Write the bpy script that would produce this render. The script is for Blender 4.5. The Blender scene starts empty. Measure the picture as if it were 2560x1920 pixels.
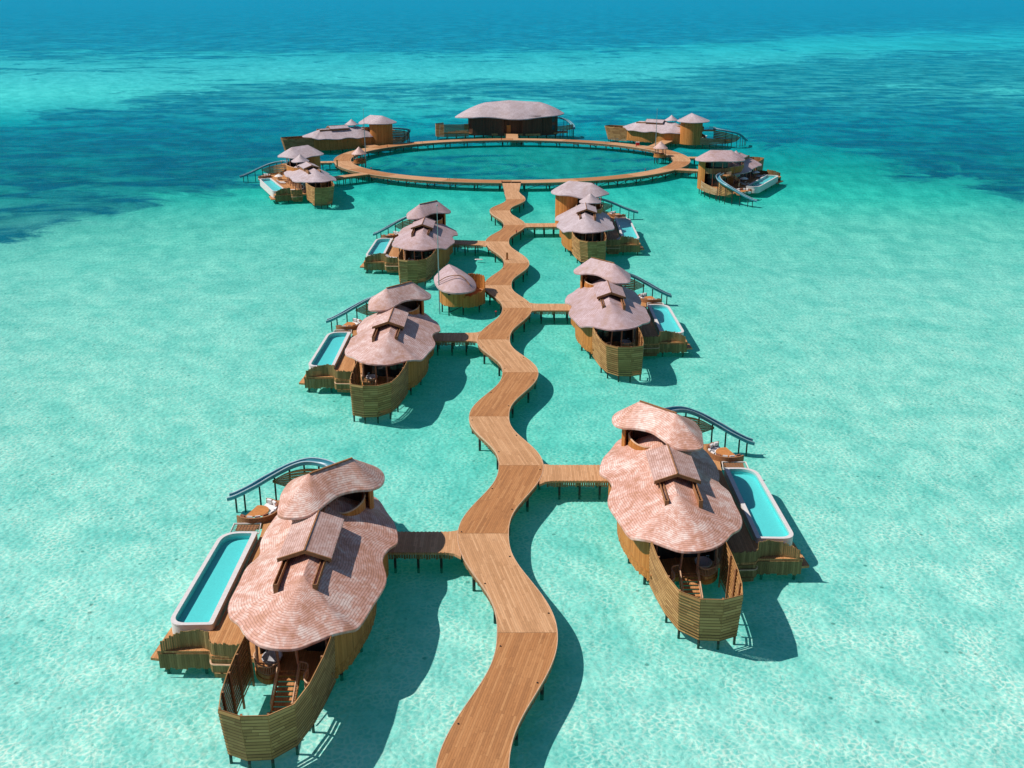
import bpy, bmesh, math, random
import numpy as np
from mathutils import Vector, Matrix
random.seed(7)
R = math.radians
SC = 1.8                      # everything is modelled in units of 1.8 m and scaled once at the end
scene = bpy.context.scene
COL = scene.collection
CAMZ = 39.5; PITCH = math.atan(837/2250.0)

# ------------------------------------------------------------------ materials
def new_mat(name):
    m = bpy.data.materials.new(name); m.use_nodes = True
    nt = m.node_tree; nt.nodes.clear()
    out = nt.nodes.new('ShaderNodeOutputMaterial')
    return m, nt, out
class N:
    """tiny node helper"""
    def __init__(s, nt): s.nt = nt
    def n(s, typ, **kw):
        x = s.nt.nodes.new(typ)
        for k, v in kw.items():
            if k.startswith('i_'): x.inputs[k[2:].replace('_', ' ')].default_value = v
            else: setattr(x, k, v)
        return x
    def l(s, a, b): s.nt.links.new(a, b)
    def math(s, op, a, b=None, c=None, clamp=False):
        x = s.nt.nodes.new('ShaderNodeMath'); x.operation = op; x.use_clamp = clamp
        for i, v in enumerate((a, b, c)):
            if v is None: continue
            if isinstance(v, (int, float)): x.inputs[i].default_value = v
            else: s.l(v, x.inputs[i])
        return x.outputs[0]
    def mix(s, fac, a, b, typ='MIX'):
        x = s.nt.nodes.new('ShaderNodeMix'); x.data_type = 'RGBA'; x.blend_type = typ
        for sock, v in ((x.inputs[0], fac), (x.inputs[6], a), (x.inputs[7], b)):
            if isinstance(v, (int, float)): sock.default_value = v
            elif isinstance(v, tuple): sock.default_value = (*v, 1)
            else: s.l(v, sock)
        return x.outputs[2]
    def noise(s, vec, scale, detail=3, rough=.5, dist=0):
        x = s.n('ShaderNodeTexNoise'); x.noise_dimensions = '2D' if getattr(s, 'flat', False) else '3D'; x.inputs['Scale'].default_value = scale
        x.inputs['Detail'].default_value = detail; x.inputs['Roughness'].default_value = rough
        x.inputs['Distortion'].default_value = dist
        if vec is not None: s.l(vec, x.inputs['Vector'])
        return x.outputs['Fac']
    def ramp(s, fac, pts):
        x = s.n('ShaderNodeValToRGB'); e = x.color_ramp.elements
        while len(e) < len(pts): e.new(.5)
        for q, (p, c) in zip(e, pts):
            q.position = p; q.color = (*c, 1) if isinstance(c, tuple) else (c, c, c, 1)
        s.l(fac, x.inputs[0]); return x.outputs[0]
    def mapr(s, v, a, b, c=0., d=1., typ='SMOOTHSTEP'):
        x = s.n('ShaderNodeMapRange'); x.interpolation_type = typ
        s.l(v, x.inputs[0])
        for i, q in enumerate((a, b, c, d)): x.inputs[i+1].default_value = q
        return x.outputs[0]
    def mapping(s, vec, sc=(1, 1, 1), rot=(0, 0, 0)):
        x = s.n('ShaderNodeMapping'); x.inputs['Scale'].default_value = sc; x.inputs['Rotation'].default_value = rot
        s.l(vec, x.inputs[0]); return x.outputs[0]
    def bump(s, h, strength=.3, dist=.05, nrm=None):
        x = s.n('ShaderNodeBump'); x.inputs['Strength'].default_value = strength; x.inputs['Distance'].default_value = dist
        s.l(h, x.inputs['Height'])
        if nrm is not None: s.l(nrm, x.inputs['Normal'])
        return x.outputs[0]

def principled(g, out, col, rough=.7, bump=None, spec=.3, metal=0):
    b = g.n('ShaderNodeBsdfPrincipled'); b.inputs['Roughness'].default_value = rough
    b.inputs['Specular IOR Level'].default_value = spec; b.inputs['Metallic'].default_value = metal
    if isinstance(col, tuple): b.inputs['Base Color'].default_value = (*col, 1)
    else: g.l(col, b.inputs['Base Color'])
    if bump is not None: g.l(bump, b.inputs['Normal'])
    g.l(b.outputs[0], out.inputs[0]); return b

def plank_mat(name, a, b, c, w=.11, length=1.6, gap=.07, patch=.35, rough=.65, blotch=None, gd=.62):
    """boards running along V of the UV map, one tone per board"""
    m, nt, out = new_mat(name); g = N(nt)
    uv = g.n('ShaderNodeTexCoord'); info = g.n('ShaderNodeObjectInfo')
    sep = g.n('ShaderNodeSeparateXYZ'); g.l(uv.outputs['UV'], sep.inputs[0])
    u = g.math('DIVIDE', sep.outputs[0], w); ui = g.math('FLOOR', u); uf = g.math('FRACT', u)
    off = g.math('FRACT', g.math('MULTIPLY', g.math('SINE', g.math('MULTIPLY', ui, 12.9898)), 437.5))
    v = g.math('ADD', g.math('DIVIDE', sep.outputs[1], length), off); vi = g.math('FLOOR', v); vf = g.math('FRACT', v)
    cm = g.n('ShaderNodeCombineXYZ'); g.l(ui, cm.inputs[0]); g.l(vi, cm.inputs[1]); g.l(g.math('MULTIPLY', info.outputs['Random'], 57.), cm.inputs[2])
    wn = g.n('ShaderNodeTexWhiteNoise'); wn.noise_dimensions = '3D'; g.l(cm.outputs[0], wn.inputs[0])
    col = g.ramp(wn.outputs[0], [(0., a), (.55, b), (1., c)])
    # grain and weathering
    ofs = g.n('ShaderNodeVectorMath', operation='ADD'); g.l(uv.outputs['UV'], ofs.inputs[0]); g.l(cm.outputs[0], ofs.inputs[1])
    gr = g.noise(g.mapping(ofs.outputs[0], (14, 1.2, 1)), 2.2, 3)
    col = g.mix(.5, col, g.ramp(gr, [(.25, (.55, .55, .55)), (.75, (1.25, 1.25, 1.25))]), 'MULTIPLY')
    big = g.noise(uv.outputs['Object'], .45, 4, .6)
    col = g.mix(g.mapr(big, .45, .7, 0, patch), col, blotch or c)
    st = g.noise(uv.outputs['Object'], .9, 5, .7, .4)
    col = g.mix(g.mapr(st, .54, .7, 0, .4), col, g.mix(1., col, (.62, .56, .52), 'MULTIPLY'))
    d = g.math('MINIMUM', uf, g.math('SUBTRACT', 1., uf)); gp = g.mapr(d, gap*.4, gap*1.3)
    e = g.math('MINIMUM', vf, g.math('SUBTRACT', 1., vf)); ge = g.mapr(e, .004, .012)
    gm = g.math('MULTIPLY', gp, g.mapr(ge, 0, 1, .5, 1))
    col = g.mix(g.mapr(gm, 0, 1, gd, 1), g.mix(1., col, (.25, .2, .17), 'MULTIPLY'), col)
    h = g.math('ADD', gm, g.math('MULTIPLY', gr, .25))
    principled(g, out, col, rough, g.bump(h, .5, .02), .25)
    return m

def roof_mat(name, base, pale, dark, row=.18, wid=.22, palefac=.55):
    m, nt, out = new_mat(name); g = N(nt)
    tc = g.n('ShaderNodeTexCoord'); info = g.n('ShaderNodeObjectInfo')
    sep = g.n('ShaderNodeSeparateXYZ'); g.l(tc.outputs['UV'], sep.inputs[0])
    wob = g.noise(tc.outputs['UV'], 1.1, 2)
    vv = g.math('DIVIDE', g.math('ADD', sep.outputs[1], g.math('MULTIPLY', g.math('SUBTRACT', wob, .5), .12)), row)
    vi = g.math('FLOOR', vv); vf = g.math('FRACT', vv)
    off = g.math('FRACT', g.math('MULTIPLY', vi, .37))
    uu = g.math('ADD', g.math('DIVIDE', sep.outputs[0], wid), off); ui = g.math('FLOOR', uu); uf = g.math('FRACT', uu)
    cm = g.n('ShaderNodeCombineXYZ'); g.l(ui, cm.inputs[0]); g.l(vi, cm.inputs[1]); g.l(g.math('MULTIPLY', info.outputs['Random'], 91.), cm.inputs[2])
    wn = g.n('ShaderNodeTexWhiteNoise'); wn.noise_dimensions = '3D'; g.l(cm.outputs[0], wn.inputs[0])
    rv = g.n('ShaderNodeVectorMath', operation='ADD'); g.l(tc.outputs['Object'], rv.inputs[0])
    rc = g.n('ShaderNodeCombineXYZ'); g.l(g.math('MULTIPLY', info.outputs['Random'], 300.), rc.inputs[0]); g.l(rc.outputs[0], rv.inputs[1])
    big = g.noise(rv.outputs[0], .38, 5, .65, .6); mid = g.noise(rv.outputs[0], 1.6, 4, .7)
    t = g.math('ADD', g.math('MULTIPLY', big, .9), g.math('MULTIPLY', wn.outputs[0], .14))
    t = g.math('ADD', t, g.math('MULTIPLY', g.math('SUBTRACT', mid, .5), .75))
    col = g.ramp(t, [(.33, dark), (.5, base), (.72, pale)])
    col = g.mix(palefac*.3, col, pale)
    d = g.math('MINIMUM', uf, g.math('SUBTRACT', 1., uf)); gu = g.mapr(d, .01, .07, .84, 1)
    gv = g.mapr(vf, .0, .42, .2, 1)
    gm = g.math('MULTIPLY', gu, gv)
    col = g.mix(gm, g.mix(1., col, (.45, .36, .34), 'MULTIPLY'), col)
    h = g.math('ADD', g.math('SUBTRACT', 1., vf), g.math('MULTIPLY', wn.outputs[0], .25))
    principled(g, out, col, .5, g.bump(h, .5, .04), .5)
    return m

def simple_mat(name, col, rough=.6, var=.15, scale=3., spec=.3, metal=0, bumps=.0):
    m, nt, out = new_mat(name); g = N(nt)
    tc = g.n('ShaderNodeTexCoord'); nz = g.noise(tc.outputs['Object'], scale, 4)
    c = g.mix(1., col, g.ramp(nz, [(.3, 1-var), (.7, 1+var)]), 'MULTIPLY')
    principled(g, out, c, rough, g.bump(nz, bumps, .02) if bumps else None, spec, metal)
    return m

M = {}
M['deck_dark'] = plank_mat('deck_boards_brown', (.37, .165, .062), (.46, .205, .075), (.53, .26, .105), w=.15, length=3.6, patch=.3)
M['deck_light'] = plank_mat('deck_boards_pale', (.49, .26, .12), (.58, .31, .148), (.66, .38, .195), w=.15, length=3.6, patch=.35)
M['deck_villa'] = plank_mat('deck_boards_villa', (.44, .20, .075), (.53, .25, .095), (.60, .31, .13), w=.15, length=3, patch=.2)
M['wall'] = plank_mat('wall_boards', (.42, .155, .032), (.52, .20, .045), (.60, .25, .065), w=.16, length=6, gap=.05, patch=.15)
M['wall_shaded'] = plank_mat('wall_boards_shaded', (.07, .034, .02), (.105, .05, .027), (.14, .064, .034), w=.16, length=6, gap=.05, patch=.15)  # wall boards darkened, shade under the eaves put into the colour
M['slat'] = plank_mat('slat_boards', (.33, .16, .055), (.44, .23, .08), (.56, .31, .12), w=1., length=1.7, gap=.19, patch=.35, gd=.05)  # dark board edges paint in the shadow lines between slats
M['slat_light'] = plank_mat('slat_boards_light', (.42, .24, .11), (.55, .33, .165), (.62, .42, .25), w=1., length=1.7, gap=.15, patch=.25, gd=.1)
M['pale'] = plank_mat('fence_poles', (.25, .165, .06), (.36, .235, .09), (.47, .31, .13), w=.2, length=9, gap=.0, patch=.2)
M['fascia'] = plank_mat('fascia_boards', (.17, .10, .05), (.25, .15, .07), (.34, .21, .10), w=.2, length=9, gap=.05, patch=.2)
M['roof_pink'] = roof_mat('roof_shingle_pink', (.61, .305, .22), (.80, .63, .55), (.45, .18, .085))
M['roof_mid'] = roof_mat('roof_shingle_rose', (.58, .35, .30), (.76, .60, .56), (.46, .23, .14), palefac=.6)
M['roof_rose'] = roof_mat('roof_shingle_mauve', (.49, .34, .335), (.60, .46, .47), (.42, .26, .205), palefac=.6)
M['roof_grey'] = roof_mat('roof_shingle_grey', (.48, .39, .40), (.60, .51, .53), (.42, .31, .29), palefac=.7)
M['roof_dormer'] = roof_mat('roof_shingle_dormer', (.55, .33, .27), (.68, .52, .47), (.40, .21, .15), row=.17)
M['white'] = simple_mat('white_render', (.72, .66, .62), .5, .06, 2.)
M['pool_coping'] = simple_mat('pool_coping_stone', (.66, .62, .60), .55, .08, 5.)
M['pool_tile'] = simple_mat('pool_lining', (.20, .68, .68), .4, .05, 8.)
M['fabric'] = simple_mat('white_fabric', (.75, .72, .70), .9, .06, 6., bumps=.3)
M['fabric_brown'] = simple_mat('patterned_fabric', (.30, .12, .07), .9, .5, 9., bumps=.3)
M['wicker'] = simple_mat('wicker', (.32, .15, .065), .8, .3, 14., bumps=.5)
M['table'] = simple_mat('orange_timber', (.52, .21, .06), .6, .15, 5.)
M['pile'] = simple_mat('dark_wet_timber', (.035, .033, .028), .7, .4, 3., bumps=.3)
M['beam'] = simple_mat('brown_timber', (.30, .14, .06), .7, .25, 4., bumps=.3)
M['post'] = simple_mat('pinkish_timber_post', (.42, .22, .15), .7, .2, 4.)
M['rail'] = simple_mat('sun_bleached_rail', (.60, .38, .24), .7, .15, 4.)
M['slide'] = simple_mat('teal_fibreglass', (.05, .24, .31), .3, .12, 1.2, .4)
M['slide_rim'] = simple_mat('pale_blue_fibreglass', (.42, .53, .58), .3, .08, 2., .5)
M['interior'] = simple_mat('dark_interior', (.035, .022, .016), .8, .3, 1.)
M['tub'] = simple_mat('stone_tub', (.50, .50, .53), .3, .05, 2.)
M['metal'] = simple_mat('galvanised_metal', (.33, .42, .45), .35, .1, 3., .5, .6)
M['red'] = simple_mat('red_paint', (.55, .02, .03), .4, .1)
M['black'] = simple_mat('black_rubber', (.02, .018, .018), .6, .2)
M['board_white'] = simple_mat('white_gel_coat', (.74, .66, .62), .3, .05)
M['stud'] = simple_mat('pale_studs', (.75, .68, .6), .5, .1)
M['rope'] = simple_mat('net_cord', (.30, .19, .12), .9, .2)

def glass_mat():
    m, nt, out = new_mat('window_glass'); g = N(nt)
    tc = g.n('ShaderNodeTexCoord'); nz = g.noise(tc.outputs['Object'], .8, 3)
    c = g.ramp(nz, [(.35, (.012, .02, .025)), (.7, (.05, .09, .10))])
    principled(g, out, c, .08, None, .6); return m
M['glass'] = glass_mat()
def pool_water_mat():
    m, nt, out = new_mat('pool_water'); g = N(nt)
    tc = g.n('ShaderNodeTexCoord')
    b = g.bump(g.noise(tc.outputs['Object'], 2.5, 3), .25, .05)
    t = g.n('ShaderNodeBsdfTransparent'); t.inputs[0].default_value = (.70, .98, .98, 1)
    gl = g.n('ShaderNodeBsdfGlossy'); gl.inputs['Roughness'].default_value = .05; g.l(b, gl.inputs['Normal'])
    fr = g.n('ShaderNodeFresnel'); fr.inputs[0].default_value = 1.33; g.l(b, fr.inputs['Normal'])
    mx = g.n('ShaderNodeMixShader'); g.l(g.math('MULTIPLY', fr.outputs[0], .7), mx.inputs[0])
    g.l(t.outputs[0], mx.inputs[1]); g.l(gl.outputs[0], mx.inputs[2]); g.l(mx.outputs[0], out.inputs[0]); return m
M['pool_water'] = pool_water_mat()

# ------------------------------------------------------------------ mesh helpers
class MB:
    def __init__(s): s.v = []; s.f = []; s.uv = []
    def add(s, vs, fs, uvs=None):
        b = len(s.v); s.v += [tuple(q) for q in vs]
        for i, f in enumerate(fs):
            s.f.append([b+k for k in f]); s.uv.append(uvs[i] if uvs else None)
        return s
    def box(s, c, sz, rz=0, rx=0, ry=0):
        m = Matrix.Rotation(rz, 3, 'Z') @ Matrix.Rotation(ry, 3, 'Y') @ Matrix.Rotation(rx, 3, 'X'); c = Vector(c)
        vs = [c + m @ Vector((x*sz[0]/2, y*sz[1]/2, z*sz[2]/2)) for x in (-1, 1) for y in (-1, 1) for z in (-1, 1)]
        return s.add(vs, [(0, 1, 3, 2), (4, 6, 7, 5), (0, 4, 5, 1), (2, 3, 7, 6), (0, 2, 6, 4), (1, 5, 7, 3)])
    def beam(s, a, b, w, h=None):
        a = Vector(a); b = Vector(b); d = b-a; L = d.length
        if L < 1e-6: return s
        q = d.to_track_quat('X', 'Z').to_matrix(); h = h or w
        vs = [(a+b)/2 + q @ Vector((x*L/2, y*w/2, z*h/2)) for x in (-1, 1) for y in (-1, 1) for z in (-1, 1)]
        return s.add(vs, [(0, 1, 3, 2), (4, 6, 7, 5), (0, 4, 5, 1), (2, 3, 7, 6), (0, 2, 6, 4), (1, 5, 7, 3)])
    def prism(s, poly, z0, z1, ang=0, top=True):
        n = len(poly)
        ar = sum(poly[i][0]*poly[(i+1) % n][1]-poly[(i+1) % n][0]*poly[i][1] for i in range(n))
        if ar < 0: poly = poly[::-1]
        vs = [(x, y, z0) for x, y in poly]+[(x, y, z1) for x, y in poly]
        ca, sa = math.cos(ang), math.sin(ang)
        U = lambda p: (p[0]*ca+p[1]*sa, -p[0]*sa+p[1]*ca)
        fs = []; uv = []
        if top: fs.append(list(range(n, 2*n))); uv.append([U(p) for p in poly])
        fs.append(list(range(n))[::-1]); uv.append([U(p) for p in poly[::-1]])
        acc = 0
        for i in range(n):
            j = (i+1) % n; L = math.dist(poly[i], poly[j])
            fs.append((i, j, n+j, n+i)); uv.append([(acc, z0), (acc+L, z0), (acc+L, z1), (acc, z1)]); acc += L
        return s.add(vs, fs, uv)
    def wall(s, path, z0, z1, th=.08, closed=False, slat=None):
        """standing ribbon along a plan path; z0, z1 numbers or lists"""
        n = len(path); Z0 = z0 if isinstance(z0, list) else [z0]*n; Z1 = z1 if isinstance(z1, list) else [z1]*n
        nr = []
        for i in range(n):
            a = path[(i-1) % n] if closed or i > 0 else path[i]; b = path[(i+1) % n] if closed or i < n-1 else path[i]
            d = Vector((b[0]-a[0], b[1]-a[1], 0)); d = d.normalized() if d.length else Vector((1, 0, 0)); nr.append((-d.y, d.x))
        vs = []
        for i in range(n):
            for sgn in (.5, -.5):
                x = path[i][0]+nr[i][0]*th*sgn; y = path[i][1]+nr[i][1]*th*sgn
                vs += [(x, y, Z0[i]), (x, y, Z1[i])]
        fs = []; uv = []; acc = 0
        for i in range(n if closed else n-1):
            j = (i+1) % n; L = math.dist(path[i][:2], path[j][:2]); a, b = 4*i, 4*j
            q = [(acc, Z0[i]), (acc+L, Z0[j]), (acc+L, Z1[j]), (acc, Z1[i])]
            if slat is not None: q = [(slat, acc), (slat, acc+L), (slat+1, acc+L), (slat+1, acc)]
            fs.append((b, a, a+1, b+1)); uv.append([q[1], q[0], q[3], q[2]])
            fs.append((a+2, b+2, b+3, a+3)); uv.append(q)
            fs.append((a+1, a+3, b+3, b+1)); uv.append([q[3], q[3], q[2], q[2]])
            fs.append((a+2, a, b, b+2)); uv.append([q[0], q[0], q[1], q[1]])
            acc += L
        if not closed:
            for k in (0, 4*(n-1)): fs.append((k, k+2, k+3, k+1)); uv.append([(0, 0), (.05, 0), (.05, 1), (0, 1)])
        return s.add(vs, fs, uv)
    def pales(s, path, z0, z1, w=.13, th=.07, jt=.07, jb=.05, fill=.92):
        """upright poles side by side along a path"""
        pts = resample(path, w)
        for i in range(len(pts)-1):
            a, b = pts[i], pts[i+1]; c = ((a[0]+b[0])/2, (a[1]+b[1])/2); an = math.atan2(b[1]-a[1], b[0]-a[0])
            t = i/max(1, len(pts)-2); zz1 = z1(t) if callable(z1) else z1; zz0 = z0(t) if callable(z0) else z0
            zt = zz1+random.uniform(-jt, jt); zb = zz0+random.uniform(-jb, jb)
            L = math.dist(a, b)
            o = random.random()*7; m0 = len(s.v)
            s.box((c[0], c[1], (zt+zb)/2), (L*fill, th*random.uniform(.8, 1.2), zt-zb), an)
            for k in range(1, 7):
                f = s.f[-k]; s.uv[-k] = [(i*.2+.02+.16*(j in (1, 2)), s.v[q][2]+o) for j, q in enumerate(f)]
        return s
    def tube(s, pts, r, n=8, cap=True):
        pts = [Vector(p) for p in pts]; rs = r if isinstance(r, list) else [r]*len(pts); rings = []
        for i, p in enumerate(pts):
            d = (pts[min(i+1, len(pts)-1)]-pts[max(i-1, 0)]).normalized(); q = d.to_track_quat('Z', 'Y').to_matrix()
            rings.append([p+q @ Vector((math.cos(2*math.pi*k/n)*rs[i], math.sin(2*math.pi*k/n)*rs[i], 0)) for k in range(n)])
        vs = [v for rg in rings for v in rg]; fs = []
        for i in range(len(pts)-1):
            for k in range(n): fs.append((i*n+k, i*n+(k+1) % n, (i+1)*n+(k+1) % n, (i+1)*n+k))
        if cap: fs += [tuple(range(n))[::-1], tuple(range((len(pts)-1)*n, len(pts)*n))]
        return s.add(vs, fs)
    def lathe(s, prof, c, n=20, sx=1, sy=1, rz=0):
        vs = []; ca, sa = math.cos(rz), math.sin(rz)
        for (r, z) in prof:
            for k in range(n):
                x = r*math.cos(2*math.pi*k/n)*sx; y = r*math.sin(2*math.pi*k/n)*sy
                vs.append((c[0]+x*ca-y*sa, c[1]+x*sa+y*ca, c[2]+z))
        fs = []
        for i in range(len(prof)-1):
            for k in range(n): fs.append((i*n+k, i*n+(k+1) % n, (i+1)*n+(k+1) % n, (i+1)*n+k))
        fs += [tuple(range(n))[::-1], tuple(range((len(prof)-1)*n, len(prof)*n))]
        return s.add(vs, fs)
    def build(s, name, mat, parent=None, smooth=False, merge=False):
        me = bpy.data.meshes.new(name); me.from_pydata(s.v, [], s.f); me.update()
        uvl = me.uv_layers.new(name='UVMap')
        for p, uv in zip(me.polygons, s.uv):
            if uv is None:
                n = p.normal; t = Vector((-n.y, n.x, 0)); t = t.normalized() if t.length > 1e-4 else Vector((1, 0, 0))
                for li in p.loop_indices:
                    co = me.vertices[me.loops[li].vertex_index].co
                    uvl.data[li].uv = (co.x, co.y) if abs(n.z) > .7 else (co.dot(t), co.z)
            else:
                for k, li in enumerate(p.loop_indices): uvl.data[li].uv = uv[k]
        if merge:
            bm = bmesh.new(); bm.from_mesh(me); bmesh.ops.remove_doubles(bm, verts=bm.verts, dist=.002)
            bmesh.ops.dissolve_degenerate(bm, edges=bm.edges, dist=.001); bm.to_mesh(me); bm.free()
        if smooth:
            me.polygons.foreach_set('use_smooth', [True]*len(me.polygons)); me.update()
            try: me.set_sharp_from_angle(angle=R(38))
            except Exception: pass
        me.materials.append(M[mat] if isinstance(mat, str) else mat)
        o = bpy.data.objects.new(name, me); COL.objects.link(o)
        if parent is not None: o.parent = parent
        return o

def resample(path, step=None, n=None, closed=False):
    P = [Vector(p) for p in path] + ([Vector(path[0])] if closed else [])
    seg = [(P[i+1]-P[i]).length for i in range(len(P)-1)]; tot = sum(seg)
    n = n or max(2, int(round(tot/step))+1); out = []; i = 0; acc = 0
    m = n if closed else n-1
    for k in range(n):
        d = tot*k/m
        while i < len(seg)-1 and acc+seg[i] < d-1e-9: acc += seg[i]; i += 1
        t = 0 if seg[i] == 0 else (d-acc)/seg[i]
        out.append(tuple(P[i].lerp(P[i+1], min(1, t))))
    return out
def smooth_path(path, closed=False, sub=8):
    n = len(path); out = []
    g = lambda i: Vector(path[i % n]) if closed else Vector(path[max(0, min(n-1, i))])
    for i in range(n if closed else n-1):
        a, b, c, d = g(i-1), g(i), g(i+1), g(i+2)
        for k in range(sub):
            t = k/sub
            out.append(tuple(.5*((2*b)+(c-a)*t+(2*a-5*b+4*c-d)*t*t+(3*b-a-3*c+d)*t**3)))
    if not closed: out.append(tuple(path[-1]))
    return out
def rounded(corners, n=60):
    P = [Vector(c[:2]) for c in corners]; out = []; m = len(P)
    for i, p in enumerate(P):
        r = corners[i][2]; a = (P[i-1]-p).normalized(); b = (P[(i+1) % m]-p).normalized()
        s, e = p+a*r, p+b*r
        for k in range(13):
            t = k/12; out.append(tuple(s*(1-t)**2+p*2*t*(1-t)+e*t*t))
    # keep the corners where they are: subdivide between
    return [tuple(q) for q in resample(out, n=n, closed=True)] if n != 60 else (out+[tuple(Vector(out[-1]).lerp(Vector(out[0]), k/9)) for k in range(1, 9)])
def inset(poly, d):
    n = len(poly); out = []
    ar = sum(poly[i][0]*poly[(i+1) % n][1]-poly[(i+1) % n][0]*poly[i][1] for i in range(n))
    sg = 1 if ar > 0 else -1
    for i in range(n):
        a, b = poly[i-1], poly[(i+1) % n]; t = Vector((b[0]-a[0], b[1]-a[1])).normalized()
        out.append((poly[i][0]-t.y*d*sg, poly[i][1]+t.x*d*sg))
    return out

def shell_roof(outline, ridge, name, mat, parent, n=120, rings=14, th=.2, conv=.35, wave=.0):
    P = resample(smooth_path(outline, True, 6), n=n, closed=True)
    Rg = [Vector(r) for r in ridge]
    def near(p):
        best = None
        for i in range(max(1, len(Rg)-1)):
            a = Rg[i]; b = Rg[min(i+1, len(Rg)-1)]; ab = Vector((b.x-a.x, b.y-a.y)); l2 = ab.length_squared
            t = 0 if l2 == 0 else max(0, min(1, Vector((p[0]-a.x, p[1]-a.y)).dot(ab)/l2)); q = a.lerp(b, t)
            dd = (q.x-p[0])**2+(q.y-p[1])**2
            if best is None or dd < best[0]: best = (dd, q)
        return best[1]
    T = [near(p) for p in P]
    arc = [0]
    for i in range(n): arc.append(arc[-1]+math.dist(P[i][:2], P[(i+1) % n][:2]))
    V = []; S = []
    for k in range(rings+1):
        t = k/rings; g = t*(1+conv*(1-t)); row = []
        for i in range(n):
            e = Vector(P[i]); q = T[i]
            z = e.z+(q.z-e.z)*g+wave*math.sin(arc[i]*1.3)*(1-t)**2*math.sin(math.pi*min(1, t*2+.15))
            row.append(Vector((e.x+(q.x-e.x)*t, e.y+(q.y-e.y)*t, z)))
        V.append(row); S.append([0]*n if k == 0 else [S[-1][i]+(row[i]-V[-2][i]).length for i in range(n)])
    mb = MB(); vs = [v for r in V for v in r]; base = len(vs)
    vs += [v-Vector((0, 0, th)) for v in V[0]]
    inner = len(vs); vs += [v.lerp(T[i], .3)-Vector((0, 0, th*1.2)) for i, v in enumerate(V[3])]
    fs = []; uv = []
    for k in range(rings):
        for i in range(n):
            j = (i+1) % n; fs.append((k*n+i, k*n+j, (k+1)*n+j, (k+1)*n+i))
            uv.append([(arc[i], S[k][i]), (arc[i+1], S[k][j]), (arc[i+1], S[k+1][j]), (arc[i], S[k+1][i])])
    for i in range(n):
        j = (i+1) % n; fs.append((base+i, base+j, j, i)); uv.append([(arc[i], -.17), (arc[i+1], -.17), (arc[i+1], -.02), (arc[i], -.02)])
        fs.append((inner+i, inner+j, base+j, base+i)); uv.append([(arc[i], .05), (arc[i+1], .05), (arc[i+1], .1), (arc[i], .1)])
    mb.add(vs, fs, uv)
    area = sum(P[i][0]*P[(i+1) % n][1]-P[(i+1) % n][0]*P[i][1] for i in range(n))
    if area < 0: mb.f = [f[::-1] for f in mb.f]; mb.uv = [u[::-1] for u in mb.uv]
    return mb.build(name, mat, parent, smooth=True, merge=True)

def roof_height(x, y, ridge, half, ze):
    best = min(math.dist((x, y), (r[0], r[1])) for r in resample(ridge, n=20)); z = ridge[0][2]
    t = max(0, 1-best/half); return ze+(z-ze)*t*(1+.35*(1-t))

# ------------------------------------------------------------------ things
def empty(name, loc=(0, 0, 0), rz=0):
    o = bpy.data.objects.new(name, None); o.location = loc; o.rotation_euler = (0, 0, rz); o.empty_display_size = .5
    COL.objects.link(o); return o
def tag(o, label=None, cat=None, group=None, kind=None):
    for k, v in (('label', label), ('category', cat), ('group', group), ('kind', kind)):
        if v: o[k] = v
    return o
def copy_tree(o, parent=None):
    c = o.copy(); COL.objects.link(c); c.parent = parent
    for ch in list(o.children): copy_tree(ch, c)
    return c
def setmat(o, mapping):
    for ch in [o]+list(o.children_recursive):
        if ch.type == 'MESH' and ch.material_slots and ch.data.materials[0].name in mapping:
            ch.material_slots[0].link = 'OBJECT'; ch.material_slots[0].material = M[mapping[ch.data.materials[0].name]]

# ------------------------------------------------------------------ villa
MAIN = [(2.4, 11.8, 3.6), (3.7, 9.3, 3.55), (4.5, 7.2, 3.7), (4.95, 5.0, 3.5), (4.45, 3.5, 3.7), (4.25, 1.9, 3.75), (4.75, -.5, 3.55),
        (4.2, -4.1, 3.75), (3.7, -6.0, 3.7), (3.15, -6.8, 3.95), (2.4, -7.3, 4.05), (1.6, -8.0, 4.1), (.6, -8.8, 4.15), (-.3, -9.0, 4.2),
        (-1.3, -8.8, 4.2), (-2.0, -8.3, 4.15), (-2.8, -7.4, 4.1), (-3.5, -6.2, 4.05), (-4.3, -5.2, 3.9), (-4.75, -3.6, 3.85), (-4.65, -1.4, 4.0),
        (-4.6, .5, 4.0), (-4.25, 2.5, 3.8), (-4.6, 4.4, 3.7), (-4.5, 6.8, 3.8), (-4.0, 9.2, 3.8), (-2.4, 11.4, 3.7), (0, 12.4, 3.6)]
MAIN_RIDGE = [(0.1, -3.8, 5.95), (0, 6.8, 6.1)]

def railing(parent, path, z, h=.62, name='railing', mat='rail', bal=.16):
    """handrail with upright balusters; path of (x, y) or (x, y, z)"""
    P = [(p[0], p[1], p[2] if len(p) > 2 else z) for p in path]
    mb = MB(); mb.tube([(x, y, q+h) for x, y, q in P], .045, 6)
    mb.tube([(x, y, q+.08) for x, y, q in P], .025, 5)
    for (x, y, q) in resample(P, bal): mb.beam((x, y, q+.06), (x, y, q+h), .025)
    return mb.build(name, mat, parent)

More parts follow.
